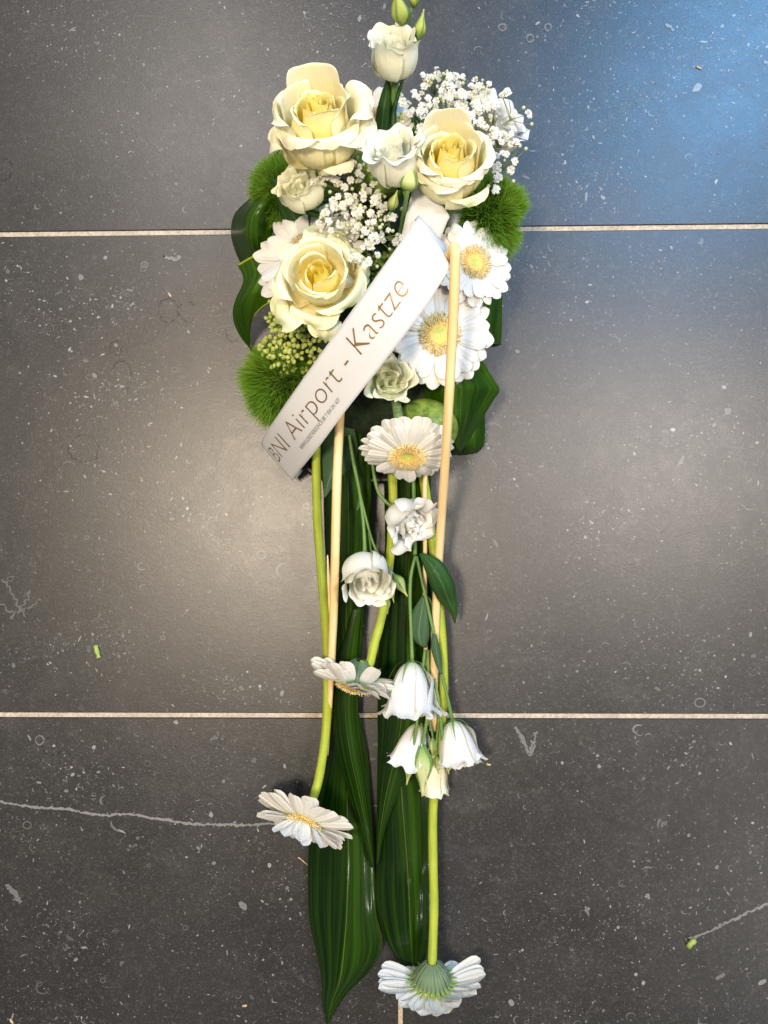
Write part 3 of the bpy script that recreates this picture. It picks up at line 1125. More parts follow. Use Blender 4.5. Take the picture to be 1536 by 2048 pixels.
def leaf_thing(name, label, cat, rows, mat, group=None, nv=26, nu=11, wob=0.0, thick=0.0005, part="blade"):
    P = np.array(rows, float).reshape(-1, 3)
    k = P[0]
    r = empty(name, at(*k), label, cat, group)
    rib = mat in (M['leaf'], M['leafrim'], M['leaflight'])
    sheet(part, rows, mat, r, nv, 43 if rib else nu, thick, wob, 0.00022 if rib else 0.0)
    return r


# looped leaves round the rim
leaf_thing("looped_leaf", "glossy dark green looped leaf at upper left beside the green dianthus ball", "leaf", [
    [(560, 335, .085), (570, 350, .10), (580, 372, .10)],
    [(512, 385, .078), (532, 390, .118), (560, 415, .108)],
    [(472, 425, .052), (503, 430, .118), (545, 455, .100)],
    [(462, 462, .032), (497, 472, .102), (545, 485, .090)],
    [(470, 500, .020), (505, 510, .072), (548, 515, .075)],
    [(490, 545, .015), (515, 548, .035), (548, 545, .075)]], M['leafrim'], "glossy leaves looped round the rim", wob=0.0006)
L2 = leaf_thing("looped_leaf", "glossy green looped leaf with a pale upper edge, left of the open rose", "leaf", [
    [(476, 531, .075), (508, 513, .095), (545, 500, .105)],
    [(487, 560, .085), (518, 545, .105), (555, 535, .110)],
    [(470, 602, .070), (505, 580, .105), (560, 568, .110)],
    [(466, 636, .050), (490, 610, .085), (556, 596, .100)],
    [(480, 672, .030), (495, 650, .050), (512, 626, .075)],
    [(500, 697, .012), (500, 685, .018), (498, 662, .030)]], M['leaflight'], "glossy leaves looped round the rim", wob=0.0005)
tube("leaf_edge", [(476, 531, .0752), (508, 513, .0952), (546, 499, .1055)], .0013, M['lime'], L2, 14, 6)
tube("leaf_edge", [(556, 596, .1005), (530, 610, .090), (512, 626, .0755), (500, 650, .045), (498, 664, .030)], .0007, M['lime'], L2, 16, 6)
sheet("leaf_tail", [[(495, 690, .010), (502, 702, .012)], [(512, 700, .010), (512, 712, .012)], [(530, 705, .014), (532, 718, .014)]], M['leafdark'], L2, 10, 4)
def straight(rows, k=4):
    """rows with extra rows between them, so that the sheet keeps straight edges and sharp corners"""
    R = np.array(rows, float)
    out = []
    for a, b in zip(R[:-1], R[1:]):
        for f in np.linspace(0, 1, k, endpoint=False):
            out.append(a * (1 - f) + b * f)
    return out + [R[-1]]


R1 = leaf_thing("looped_leaf", "wide glossy green leaf folded below the largest gerbera on the right", "leaf", straight([
    [(815, 752, .090), (885, 735, .118), (957, 706, .100)],
    [(838, 782, .088), (915, 772, .112), (999, 780, .074)],
    [(872, 835, .076), (915, 836, .090), (964, 838, .055)],
    [(904, 890, .050), (912, 897, .054), (920, 906, .036)]], 3), M['leafrim'], "glossy leaves looped round the rim", nv=40, nu=15, wob=0.0004)
leaf_thing("looped_leaf", "dark green leaf fold lying on the floor under the wide folded leaf", "leaf", [
    [(968, 800, .040), (950, 850, .042), (905, 880, .035)],
    [(970, 850, .030), (945, 880, .036), (900, 895, .030)],
    [(968, 888, .018), (945, 898, .024), (905, 902, .024)],
    [(955, 905, .008), (935, 908, .010), (910, 908, .010)]], M['leafrim'], "glossy leaves looped round the rim")
leaf_thing("looped_leaf", "upright glossy leaf at the right edge below the smallest gerbera", "leaf", [
    [(930, 580, .085), (968, 575, .085), (1004, 560, .060)],
    [(930, 625, .090), (970, 622, .088), (1004, 620, .060)],
    [(930, 660, .090), (968, 662, .088), (1003, 662, .060)],
    [(930, 672, .085), (968, 680, .082), (1002, 690, .055)]], M['leafrim'], "glossy leaves looped round the rim")
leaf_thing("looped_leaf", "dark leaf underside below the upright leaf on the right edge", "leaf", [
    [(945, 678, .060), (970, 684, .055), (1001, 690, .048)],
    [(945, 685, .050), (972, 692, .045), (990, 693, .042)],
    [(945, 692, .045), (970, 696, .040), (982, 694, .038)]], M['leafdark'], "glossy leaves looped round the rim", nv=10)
leaf_thing("looped_leaf", "small dark leaf fold behind the left green dianthus ball", "leaf", [
    [(510, 345, .05), (528, 325, .06), (560, 300, .07)],
    [(512, 372, .05), (535, 350, .065), (565, 330, .075)],
    [(520, 400, .05), (540, 385, .06), (565, 370, .07)]], M['leafdark'], "glossy leaves looped round the rim", nv=12)
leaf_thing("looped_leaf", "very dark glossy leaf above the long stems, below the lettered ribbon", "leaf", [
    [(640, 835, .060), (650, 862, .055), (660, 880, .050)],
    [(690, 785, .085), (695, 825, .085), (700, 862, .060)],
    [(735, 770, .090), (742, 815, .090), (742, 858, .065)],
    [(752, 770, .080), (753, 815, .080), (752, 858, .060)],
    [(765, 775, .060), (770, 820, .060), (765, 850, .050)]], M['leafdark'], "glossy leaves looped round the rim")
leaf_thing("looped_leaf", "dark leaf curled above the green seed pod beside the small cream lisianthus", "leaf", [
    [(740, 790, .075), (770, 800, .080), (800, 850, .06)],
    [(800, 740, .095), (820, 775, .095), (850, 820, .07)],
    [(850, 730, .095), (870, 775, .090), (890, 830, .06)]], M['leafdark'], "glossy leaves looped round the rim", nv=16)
leaf_thing("rose_leaf", "dark serrated leaf between the upper left rose and the upright lisianthus", "leaf", [
    [(700, 312, .11), (706, 322, .11), (712, 330, .11)],
    [(715, 285, .115), (728, 298, .12), (735, 312, .115)],
    [(732, 250, .12), (748, 268, .125), (760, 285, .12)],
    [(748, 235, .12), (760, 245, .12), (772, 258, .12)]], M['leafmid'])
leaf_thing("small_leaf", "dark bluish leaf beside the gypsophila behind the upper right rose", "leaf", [
    [(790, 262, .11), (800, 275, .11), (805, 290, .10)],
    [(810, 238, .12), (825, 258, .12), (830, 280, .11)],
    [(825, 228, .12), (845, 245, .12), (850, 270, .11)]], M['leafmid'])
leaf_thing("small_leaf", "dark oval leaf between the left dianthus ball and the cream lisianthus", "leaf", [
    [(543, 356, .135), (546, 357, .135), (550, 357, .135)],
    [(548, 375, .138), (565, 372, .145), (590, 365, .138)],
    [(552, 400, .135), (575, 400, .145), (605, 395, .138)],
    [(562, 430, .125), (585, 425, .135), (615, 420, .130)],
    [(580, 460, .110), (600, 455, .115), (625, 450, .110)]], M['leafmid'])
leaf_thing("small_leaf", "dark leaf beside the ribbon fold above the smallest gerbera", "leaf", [
    [(870, 500, .12), (882, 505, .12), (900, 510, .11)],
    [(872, 480, .125), (888, 480, .13), (905, 480, .12)],
    [(880, 462, .12), (892, 462, .12), (905, 465, .12)]], M['leafmid'])

# long strap leaves


def vfold(rows, bulge=0.0012):
    out = []
    for a, m, c in rows:
        a, m, c = np.array(a), np.array(m), np.array(c)
        q1, q2 = (a + m) / 2, (m + c) / 2
        up = np.array([0, 0, bulge])
        out.append([a, a * .75 + m * .25 + up * .8, q1 + up, m * .8 + a * .2 + up * .3, m, m * .8 + c * .2 + up * .3, q2 + up, c * .75 + m * .25 + up * .8, c])
    return out


LG = "long strap leaves trailing downwards"
leaf_thing("strap_leaf", "long glossy strap leaf with a pale midrib in the upper left of the trail", "leaf", vfold([
    [(655, 850, .060), (690, 850, .068), (738, 850, .060)],
    [(648, 960, .040), (692, 960, .052), (742, 960, .040)],
    [(650, 1080, .030), (694, 1080, .044), (741, 1080, .030)],
    [(655, 1200, .024), (690, 1200, .038), (727, 1200, .024)],
    [(664, 1320, .020), (690, 1320, .030), (722, 1320, .020)],
    [(668, 1430, .014), (690, 1430, .024), (716, 1430, .014)],
    [(672, 1520, .010), (695, 1520, .018), (718, 1520, .010)]]), M['leaf'], LG, nv=50, nu=21, wob=0.0010)
leaf_thing("strap_leaf", "longest strap leaf ending in a point at the bottom left of the trail", "leaf", vfold([
    [(668, 1400, .012), (688, 1400, .016), (712, 1400, .012)],
    [(652, 1510, .010), (690, 1510, .020), (735, 1510, .010)],
    [(624, 1610, .010), (690, 1605, .024), (742, 1610, .012)],
    [(616, 1720, .010), (692, 1710, .026), (748, 1720, .014)],
    [(618, 1830, .012), (688, 1830, .028), (752, 1820, .016)],
    [(634, 1910, .016), (680, 1920, .026), (764, 1888, .020)],
    [(643, 1960, .014), (674, 1965, .022), (738, 1945, .016)],
    [(645, 2005, .010), (662, 2005, .014), (690, 1992, .010)],
    [(653, 2046, .004), (655, 2046, .004), (657, 2045, .004)]]), M['leaf'], LG, nv=70, nu=23, wob=0.0012)
leaf_thing("strap_leaf", "narrow bright green strap leaf crossing in front of the longest leaf", "leaf", vfold([
    [(706, 1215, .034), (714, 1215, .038), (728, 1215, .030)],
    [(690, 1270, .034), (702, 1270, .040), (724, 1270, .030)],
    [(675, 1330, .032), (692, 1330, .040), (722, 1330, .030)],
    [(664, 1420, .030), (688, 1420, .040), (716, 1420, .028)],
    [(674, 1500, .030), (697, 1500, .040), (724, 1500, .028)],
    [(694, 1580, .030), (715, 1580, .038), (734, 1580, .028)],
    [(720, 1660, .030), (732, 1660, .036), (743, 1660, .028)],
    [(742, 1735, .026), (746, 1735, .028), (749, 1735, .026)]]), M['leaf'], LG, nv=60, nu=21)
leaf_thing("strap_leaf", "long strap leaf under the hanging lisianthus on the right of the trail", "leaf", vfold([
    [(765, 850, .055), (810, 850, .064), (868, 850, .055)],
    [(768, 960, .036), (815, 960, .048), (862, 960, .036)],
    [(770, 1080, .026), (815, 1080, .040), (862, 1080, .026)],
    [(768, 1200, .020), (812, 1200, .034), (864, 1200, .022)],
    [(757, 1310, .018), (812, 1310, .030), (864, 1310, .020)],
    [(755, 1420, .016), (815, 1420, .026), (862, 1420, .016)],
    [(756, 1500, .012), (818, 1500, .020), (862, 1500, .012)]]), M['leaf'], LG, nv=50, nu=21, wob=0.0010)
leaf_thing("strap_leaf", "pointed strap leaf narrowing in front of the lower right leaf", "leaf", vfold([
    [(756, 1380, .026), (800, 1380, .036), (850, 1380, .028)],
    [(756, 1450, .026), (798, 1450, .036), (846, 1450, .028)],
    [(755, 1520, .026), (785, 1520, .034), (826, 1520, .028)],
    [(754, 1590, .026), (770, 1590, .032), (795, 1590, .028)],
    [(753, 1660, .024), (760, 1660, .028), (770, 1660, .026)],
    [(753, 1730, .020), (754, 1730, .022), (757, 1730, .020)]]), M['leaf'], LG, nv=50, nu=21)
leaf_thing("strap_leaf", "dark strap leaf at the bottom right running under the lowest gerbera", "leaf", vfold([
    [(758, 1440, .012), (790, 1440, .018), (850, 1440, .012)],
    [(757, 1580, .010), (798, 1580, .020), (864, 1580, .010)],
    [(755, 1700, .012), (808, 1700, .024), (864, 1700, .012)],
    [(751, 1770, .014), (813, 1770, .026), (864, 1770, .014)],
    [(757, 1835, .014), (816, 1835, .026), (862, 1835, .014)],
    [(778, 1892, .012), (820, 1895, .022), (856, 1895, .012)],
    [(815, 1950, .006), (826, 1955, .010), (838, 1950, .006)]]), M['leaf'], LG, nv=60, nu=21, wob=0.0012)
leaf_thing("matt_leaf", "dull grey green pointed leaf behind the left cane below the ribbon", "leaf", [
    [(655, 850, .075), (680, 850, .080), (708, 855, .075)],
    [(636, 900, .060), (676, 895, .070), (716, 900, .062)],
    [(636, 935, .054), (668, 935, .060), (700, 935, .055)],
    [(645, 965, .050), (657, 965, .054), (672, 965, .050)],
    [(648, 995, .046), (649, 996, .046), (650, 996, .046)]], M['leafgrey'])

# ================================================================== canes
c1 = empty("bent_cane", at(878, 1250, 0.07), "peeled yellow cane bent at its top beside the gerberas, running down the right", "cane", "peeled canes")
tube("front_leg", [(911, 494, .255), (908, 600, .235), (902, 720, .205), (896, 830, .178), (888, 960, .125), (880, 1080, .070), (872, 1220, .050), (869, 1330, .042), (866, 1460, .030)],
     [.0050] * 9, M['cane'], c1, 50, 10, lump=0.02)
tube("back_leg", [(916, 491, .2545), (907, 494, .2545), (898, 515, .235), (884, 545, .19), (872, 600, .10), (860, 760, .075), (850, 950, .060), (850, 1100, .050), (850, 1250, .045), (855, 1380, .034), (858, 1450, .030)],
     [.0030, .0042, .0046, .0046, .004, .0035, .003, .0026, .0026, .0026, .0022], M['cane'], c1, 50, 8)
c2 = empty("bent_cane", at(672, 1200, 0.05), "peeled yellow cane coming out below the ribbon, running down the left", "cane", "peeled canes")
tube("front_leg", [(684, 760, .085), (679, 850, .100), (674, 960, .105), (671, 1080, .10), (668, 1200, .075), (664, 1300, .056), (661, 1380, .044), (658, 1440, .034), (655, 1510, .026)],
     [.0052, .0052, .0052, .0052, .0050, .0048, .0034, .0028, .0012], M['cane'], c2, 50, 10, lump=0.02)
tube("back_leg", [(655, 1110, .042), (657, 1160, .042), (661, 1250, .040), (660, 1340, .034), (659, 1430, .028)],
     [.0008, .0022, .0028, .0024, .002], M['cane'], c2, 30, 8)

# ================================================================== ribbon
rb = empty("lettered_ribbon", at(557, 920, 0.03), "white satin ribbon with bronze lettering laid diagonally across the flowers", "ribbon")
RROWS = np.array([
    [(606, 941, .030), (600, 948, .030), (592, 957, .030)],
    [(548, 912, .022), (568, 934, .022), (590, 957, .026)],
    [(524, 884, .040), (553, 918, .042), (587, 956, .040)],
    [(560, 824, .110), (593, 862, .112), (634, 899, .110)],
    [(622, 735, .165), (659, 776, .168), (695, 817, .165)],
    [(690, 640, .205), (729, 685, .209), (770, 722, .205)],
    [(760, 542, .232), (800, 590, .236), (843, 625, .232)],
    [(826, 449, .248), (866, 482, .251), (902, 534, .246)]])
sheet("lettered_band", RROWS[1:], M['ribbon'], rb, 90, 15, 0.0004, 0.0003)
sheet("curled_end", RROWS[:2], M['ribbon'], rb, 8, 5, 0.0004)
sheet("turned_band", [
    [(826, 449, .246), (866, 482, .249), (902, 534, .244)],
    [(838, 430, .225), (866, 462, .230), (895, 500, .226)],
    [(828, 440, .180), (855, 465, .190), (884, 480, .190)]], M['ribbon'], rb, 12, 7, 0.0004)
sheet("back_band", straight([
    [(834, 344, .184), (838, 346, .184), (842, 349, .184)],
    [(812, 430, .180), (855, 429, .181), (899, 432, .182)],
    [(796, 505, .168), (835, 500, .172), (872, 502, .170)]], 6), M['ribbon'], rb, 40, 9, 0.0004)
sheet("ribbon_tail", [
    [(902, 400, .135), (918, 400, .140), (935, 402, .140)],
    [(896, 430, .135), (912, 432, .142), (930, 418, .140)],
    [(890, 465, .130), (900, 470, .136), (912, 462, .134)],
    [(888, 490, .120), (895, 494, .122), (905, 488, .120)]], M['ribbon'], rb, 16, 7, 0.0004)


def rib_eval(s, t, off):
    """s along the lettered band 0..1, t across 0..1 (arrays)"""
    P = RROWS[1:]
    out = []
    A = catmull(P, s)                                     # n,3,3
    q = np.stack([catmull(A[i], np.array([t[i]]))[0] for i in range(len(s))])
    W = at(q[:, 0], q[:, 1], q[:, 2])
    W[:, 2] += off
    return W


def lettering(name, body, s0, s1, tb, th0, th1, mat, bold=-0.021, off=0.0012):
    cu = bpy.data.curves.new(name, 'FONT')
    cu.body = body
    cu.size = 1.0
    cu.offset = bold
    cu.resolution_u = 5
    ob = bpy.data.objects.new(name, cu)
    COL.objects.link(ob)
    dg = bpy.context.evaluated_depsgraph_get()
    me = bpy.data.meshes.new_from_object(ob.evaluated_get(dg))
    bpy.data.objects.remove(ob)
    bpy.data.curves.remove(cu)
    V = np.array([v.co[:] for v in me.vertices])
    F = [tuple(p.vertices) for p in me.polygons]
    bpy.data.meshes.remove(me)
    x0, x1 = V[:, 0].min(), V[:, 0].max()
    f = (V[:, 0] - x0) / (x1 - x0)
    f = f + 0.22 * f * (f - 1) * 0.5                      # letters widen a little toward the raised end
    s = s0 + (s1 - s0) * f
    cap = 0.73
    t = tb - (V[:, 1] / cap) * (th0 + (th1 - th0) * f)    # t runs from the upper left edge to the lower right edge
    W = rib_eval(s, t, off)
    return child(name, W, F, mat, rb, smooth=False)


lettering("lettering", "BNI Airport - Kastze", 0.165, 0.862, 0.60, 0.41, 0.46, M['ink'])
lettering("small_print", "WWW.FLORISTVERDONCK.BE T 054 241 627", 0.295, 0.50, 0.80, 0.085, 0.075, M['inkgrey'], bold=0.0)

# ================================================================== green dianthus balls


def dianthus(label, px, py, z, rpx, seed, squash=0.85):
    g = np.random.default_rng(seed)
    c = at(px, py, z)
    r = rpx * mpp(z)
    root = empty("dianthus_ball", c - np.array([0, 0, r * 0.8]), label, "green dianthus", "round bristly green dianthus heads")
    n = 24
    V, F = [], []
    for i in range(10):
        ph = math.pi * i / 9
        for j in range(n):
            a = 2 * math.pi * j / n
            V.append((c[0] + 0.70 * r * math.sin(ph) * math.cos(a), c[1] + 0.70 * r * math.sin(ph) * math.sin(a), c[2] + 0.70 * r * squash * math.cos(ph)))
    child("core", V, gridfaces(10, n, True), M['foam'], root)
    N = 8000
    d = g.normal(0, 1, (N, 3))
    d[:, 2] = np.where(d[:, 2] < -0.35, -d[:, 2], d[:, 2])
    d /= np.linalg.norm(d, axis=1)[:, None]
    tuft = g.normal(0, 1, (90, 3))
    tuft /= np.linalg.norm(tuft, axis=1)[:, None]
    ti = np.argmax(d @ tuft.T, axis=1)
    dd = d * 0.68 + tuft[ti] * 0.45 + g.normal(0, 0.20, (N, 3)) + np.array([0.0, -0.12, 0])
    dd /= np.linalg.norm(dd, axis=1)[:, None]
    near = np.clip((np.max(d @ tuft.T, axis=1) - 0.93) / 0.07, 0, 1)
    L = r * (0.26 + 0.26 * near) * g.uniform(0.8, 1.15, N) * (1 + 0.10 * np.sin(3 * d[:, 0] + seed) + 0.08 * np.sin(5 * d[:, 1]))
    sc = np.array([1, 1, squash])
    p0 = c + d * 0.62 * r * sc
    side = np.cross(dd, g.normal(0, 1, (N, 3)))
    side /= np.linalg.norm(side, axis=1)[:, None]
    curl = np.cross(dd, side) * g.normal(0, 0.22, N)[:, None]
    w = 0.00034 * g.uniform(0.7, 1.3, N)
    V = np.zeros((N, 7, 3))
    U = np.zeros((N, 7, 2))
    for k, (t, ww) in enumerate(((0, 1.0), (0.4, 0.9), (0.75, 0.6))):
        p = p0 + dd * (L * t)[:, None] + curl * (L * t * t)[:, None]
        V[:, 2 * k] = p - side * (w * ww)[:, None]
        V[:, 2 * k + 1] = p + side * (w * ww)[:, None]
        U[:, 2 * k:2 * k + 2, 1] = t
    V[:, 6] = p0 + dd * L[:, None] + curl * L[:, None]
    U[:, 6, 1] = 1
    b = np.arange(N)[:, None] * 7
    F = np.vstack([b + np.array([[0, 1, 3, 2]]), b + np.array([[2, 3, 5, 4]])]).tolist() + (b + np.array([[4, 5, 6]])).tolist()
    A = np.repeat(g.uniform(0, 1, 90)[ti] * 0.6 + g.uniform(0, 0.4, N), 7)
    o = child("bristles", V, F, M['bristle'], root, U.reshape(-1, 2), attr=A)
    o["kind"] = "stuff"
    return root


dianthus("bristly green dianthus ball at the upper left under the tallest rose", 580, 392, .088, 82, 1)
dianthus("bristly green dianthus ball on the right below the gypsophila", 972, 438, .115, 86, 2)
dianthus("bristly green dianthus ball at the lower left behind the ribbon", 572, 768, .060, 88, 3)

# ================================================================== seed pods


def pod(label, px, py, z, rpx, seed):
    c = at(px, py, z)
    r = rpx * mpp(z)
    root = empty("seed_pod", c - np.array([0, 0, r]), label, "seed pod", "round green seed pods")
    nr, n = 18, 28
    ph = np.linspace(0, math.pi, nr)[:, None]
    a = np.linspace(0, 2 * math.pi, n, endpoint=False)[None, :]
    rr = r * (1 + 0.025 * np.sin(3 * a + seed) * np.sin(ph) + 0.02 * np.cos(2 * ph + a))
    V = np.stack([c[0] + rr * np.sin(ph) * np.cos(a), c[1] + 0.97 * rr * np.sin(ph) * np.sin(a), c[2] + rr * np.cos(ph) + 0 * a], -1)
    child("pod_shell", V, gridfaces(nr, n, True), M['pod'], root)
    top = c + np.array([0.0, -r * 0.55, r * 0.80])
    tube("pod_tip", None, [.0022, .003, .001], M['fuzzstem'], root, 6, 8, wpts=[top, top + np.array([0, -.002, .003]), top + np.array([0, -.003, .006])])


pod("mottled green seed pod between the small cream lisianthus and a drooping gerbera", 852, 858, .092, 64, 1)
pod("mottled green seed pod half hidden behind the middle lisianthus near the top", 752, 345, .125, 56, 2)

# ================================================================== berry sprays
_bp = catmull(np.array([(0.35, -1.0), (0.75, -0.6), (1.0, 0.1), (0.80, 0.75), (0.30, 1.25), (0.02, 1.5)]), np.linspace(0, 1, 7))
_a = np.linspace(0, 2 * np.pi, 7, endpoint=False)
_bv = np.stack([_bp[:, :1] * np.cos(_a), _bp[:, :1] * np.sin(_a), _bp[:, 1:] + 0 * _a], -1)
BERRY = mesh("berry", _bv, gridfaces(7, 7, True), M['berry'])
BERRYD = mesh("berry", _bv, gridfaces(7, 7, True), M['berrydark'])


def berries(label, clusters, rb_px, me, seed, foot):
    g = np.random.default_rng(seed)
    root = empty("berry_spray", at(*foot), label, "berry spray", "sprays of small green buds")
    stalks_V, stalks_F = [], []
    f0 = at(*foot)
    for (cx, cy, cz, cr, cnt) in clusters:
        hub = at(cx, cy, cz - cr * 0.9 * mpp(cz))
        pts = []
        segs = [[f0, (f0 * 0.4 + hub * 0.6) + np.array([0, 0, .006]), hub]]
        tries = 0
        while len(pts) < cnt and tries < cnt * 30:
            tries += 1
            d = g.normal(0, 1, 3)
            d[2] = abs(d[2]) * 0.9
            d /= np.linalg.norm(d)
            rad = cr * mpp(cz) * (0.62 + 0.42 * g.uniform(0, 1))
            p = hub + d * rad * np.array([1, 1, 0.9])
            if all(np.linalg.norm(p - q) > rb_px * mpp(cz) * 1.55 for q, _ in pts):
                pts.append((p, d))
        for p, d in pts:
            s = rb_px * mpp(cz) * g.uniform(0.8, 1.12)
            put("berry", me, root, mat4(basis(d + g.normal(0, 0.25, 3)), p, s))
            segs.append([hub, (hub + p) / 2 - d * 0.0005 + np.array([0, 0, -.001]), p])
        for k, sg in enumerate(segs):
            P = catmull(np.array(sg), np.linspace(0, 1, 6))
            V, F, _ = tube_mesh(P, np.full(6, 0.0007 if k else 0.0016), 5, False)
            b = sum(len(v) for v in stalks_V)
            stalks_V.append(V)
            stalks_F += [tuple(i + b for i in f) for f in F]
    child("stalks", np.vstack(stalks_V), stalks_F, M['stem'], root)
    return root


berries("spray of pale green buds at the lower left under the open rose", [
    (556, 594, .115, 22, 16), (546, 640, .10, 15, 9), (566, 652, .115, 26, 20), (588, 668, .115, 20, 13), (540, 692, .105, 20, 15),
    (558, 712, .112, 28, 24), (590, 706, .112, 20, 14), (574, 738, .10, 18, 12), (620, 690, .11, 19, 12), (634, 716, .105, 17, 11),
    (612, 746, .095, 13, 8), (642, 668, .105, 14, 9), (610, 662, .11, 16, 9)], 5.2, BERRY, 4, (625, 690, .05))
berries("spray of darker green buds above the ribbon right of the open rose", [
    (735, 560, .15, 18, 14), (755, 540, .15, 22, 22), (775, 520, .15, 20, 16), (748, 515, .145, 18, 14), (765, 568, .14, 16, 12), (785, 500, .14, 14, 10), (738, 590, .14, 12, 8)],
    4.8, BERRYD, 5, (755, 560, .09))
berries("tiny spray of green buds beside the upright lisianthus stem", [(797, 246, .125, 14, 12), (806, 236, .12, 10, 7)], 4.4, BERRY, 6, (790, 265, .08))
berries("few green buds between the tallest rose and the upright leaf", [(744, 250, .13, 13, 10), (738, 272, .125, 10, 6)], 4.2, BERRY, 7, (748, 280, .08))

# ================================================================== gypsophila


def floret_mesh(seed):
    g = np.random.default_rng(seed)
    V, F = [], []
    for layer, (n, ln, el, w) in enumerate(((6, 1.0, 0.25, 0.42), (6, 0.85, 0.65, 0.40), (5, 0.6, 1.05, 0.32), (3, 0.4, 1.35, 0.24))):
        for i in range(n):
            a = 2 * math.pi * (i + 0.5 * layer) / n + g.normal(0, 0.15)
            e = el + g.normal(0, 0.15)
            l = ln * g.uniform(0.85, 1.12)
            d = np.array([math.cos(a), math.sin(a), 0])
            s = np.array([-d[1], d[0], 0])
            z = np.array([0, 0, 1.0])
            f = d * math.cos(e) + z * math.sin(e)
            up = -d * math.sin(e) + z * math.cos(e)
            k = len(V)
            p0 = d * 0.06 + z * 0.05
            V += [p0 - s * 0.06, p0 + s * 0.06,
                  p0 + f * l * 0.6 - s * w * 0.8 + up * 0.04, p0 + f * l * 0.6 + up * 0.12, p0 + f * l * 0.6 + s * w * 0.8 + up * 0.04,
                  p0 + f * l * 1.0 - s * w * 0.62 - up * 0.06, p0 + f * l * 0.90 + up * 0.0, p0 + f * l * 1.0 + s * w * 0.62 - up * 0.06]
            F += [(k, k + 3, k + 2), (k, k + 1, k + 3), (k + 1, k + 4, k + 3), (k + 2, k + 3, k + 6, k + 5), (k + 3, k + 4, k + 7, k + 6)]
    return mesh("floret", V, F, M['gyp'], smooth=False)


FLO = [floret_mesh(i) for i in range(4)]
_q = catmull(np.array([(0.05, -1.0), (0.75, -0.5), (0.95, 0.2), (0.5, 0.9), (0.02, 1.1)]), np.linspace(0, 1, 7))
_bv2 = np.stack([_q[:, :1] * np.cos(_a), _q[:, :1] * np.sin(_a), _q[:, 1:] + 0 * _a], -1)
GBUD = mesh("flower_bud", _bv2, gridfaces(7, 7, True), M['gypbud'])


def gyps(label, flowers, buds, hubs, foot, seed, zf):
    g = np.random.default_rng(seed)
    f0 = at(*foot)
    root = empty("gypsophila_sprig", f0, label, "gypsophila", "sprigs of white gypsophila")
    H_ = [at(*h) for h in hubs]
    SV, SF, nb = [], [], 0

    def stalk(P, r):
        nonlocal nb
        V, F, _ = tube_mesh(np.asarray(P), np.full(len(P), r), 5, False)
        SV.append(V)
        SF.extend([tuple(i + nb for i in f) for f in F])
        nb += len(V)

    for h in H_:
        stalk(catmull(np.array([f0, f0 * 0.5 + h * 0.5 + np.array([0, 0, .004]), h]), np.linspace(0, 1, 8)), 0.0009)
    for kind, lst in (("f", flowers), ("b", buds)):
        for (x, y, s) in lst:
            z = zf(x, y) + g.normal(0, 0.004)
            p = at(x, y, z)
            h = min(H_, key=lambda q: np.linalg.norm(q - p))
            d = (p - h) / (np.linalg.norm(p - h) + 1e-9)
            n = d * 0.8 + np.array([0, 0, 0.75]) + g.normal(0, 0.35, 3)
            n /= np.linalg.norm(n)
            sz = s * mpp(z) * 0.5
            if kind == "f":
                put("floret", FLO[g.integers(4)], root, mat4(basis(n, g.uniform(0, 6)), p, sz))
            else:
                put("flower_bud", GBUD, root, mat4(basis(n, 0), p, sz))
            e = p - n * sz * 0.6
            mid = h * 0.45 + e * 0.55 - n * 0.004 + g.normal(0, 0.0015, 3)
            stalk(catmull(np.array([h, mid, e]), np.linspace(0, 1, 6)), 0.00038)
    child("stalks", np.vstack(SV), SF, M['gypstem'], root)


g0 = np.random.default_rng(11)
c2 = [(525, 330), (570, 355), (600, 335), (580, 265), (545, 235), (590, 180), (640, 200), (690, 285), (720, 330), (650, 380), (700, 390), (800, 405), (745, 490), (640, 450), (672, 465),
      (702, 440), (610, 430), (560, 440), (640, 595), (685, 625), (490, 390), (470, 235), (440, 270), (520, 210), (615, 155), (742, 345), (762, 365), (715, 500), (700, 535), (815, 520), (535, 360), (665, 300), (620, 360)]
fl1 = [(440 + x / 2.327, 260 + y / 2.327, 20 * g0.uniform(0.8, 1.15)) for x, y in c2]
fl1 += [(x + g0.normal(0, 10), y + g0.normal(0, 10), 15.5 * g0.uniform(0.8, 1.1)) for x, y, s in fl1]
fl1 += [(x + g0.normal(0, 14), y + g0.normal(0, 14), 14 * g0.uniform(0.8, 1.1)) for x, y, s in fl1[:33]]
bu1 = [(x + g0.normal(0, 13), y + g0.normal(0, 13), 8 * g0.uniform(0.8, 1.3)) for x, y, s in fl1]
gyps("sprig of white gypsophila in the middle between the open rose and the ribbon", fl1, bu1,
     [(700, 420, .15), (725, 450, .145), (690, 385, .15), (660, 350, .15), (745, 470, .145), (730, 510, .14), (770, 430, .14), (715, 490, .14)], (735, 480, .09), 21,
     lambda x, y: 0.185 - 0.00008 * abs(x - 710))
c3 = [(285, 140), (265, 240), (410, 110), (540, 130), (610, 125), (500, 210), (560, 240), (640, 220), (310, 370), (400, 400), (480, 340), (520, 350), (620, 340), (690, 330), (760, 330), (820, 340),
      (780, 240), (850, 250), (640, 430), (720, 480), (830, 430), (880, 380), (960, 340), (1010, 310), (1050, 440), (990, 450), (1180, 300), (1250, 540), (1405, 540), (1240, 710), (1270, 850),
      (1000, 870), (1060, 1000), (1170, 980), (1260, 1060), (1220, 1150), (1060, 1150), (1080, 1240), (1050, 1370), (770, 570), (720, 540), (560, 400), (220, 510), (250, 560), (110, 540), (30, 410),
      (170, 350), (230, 690), (890, 640), (950, 690), (1030, 730), (1000, 790), (1110, 850), (1130, 760), (1170, 800), (680, 480), (940, 470), (1290, 890), (1070, 1100), (860, 470)]
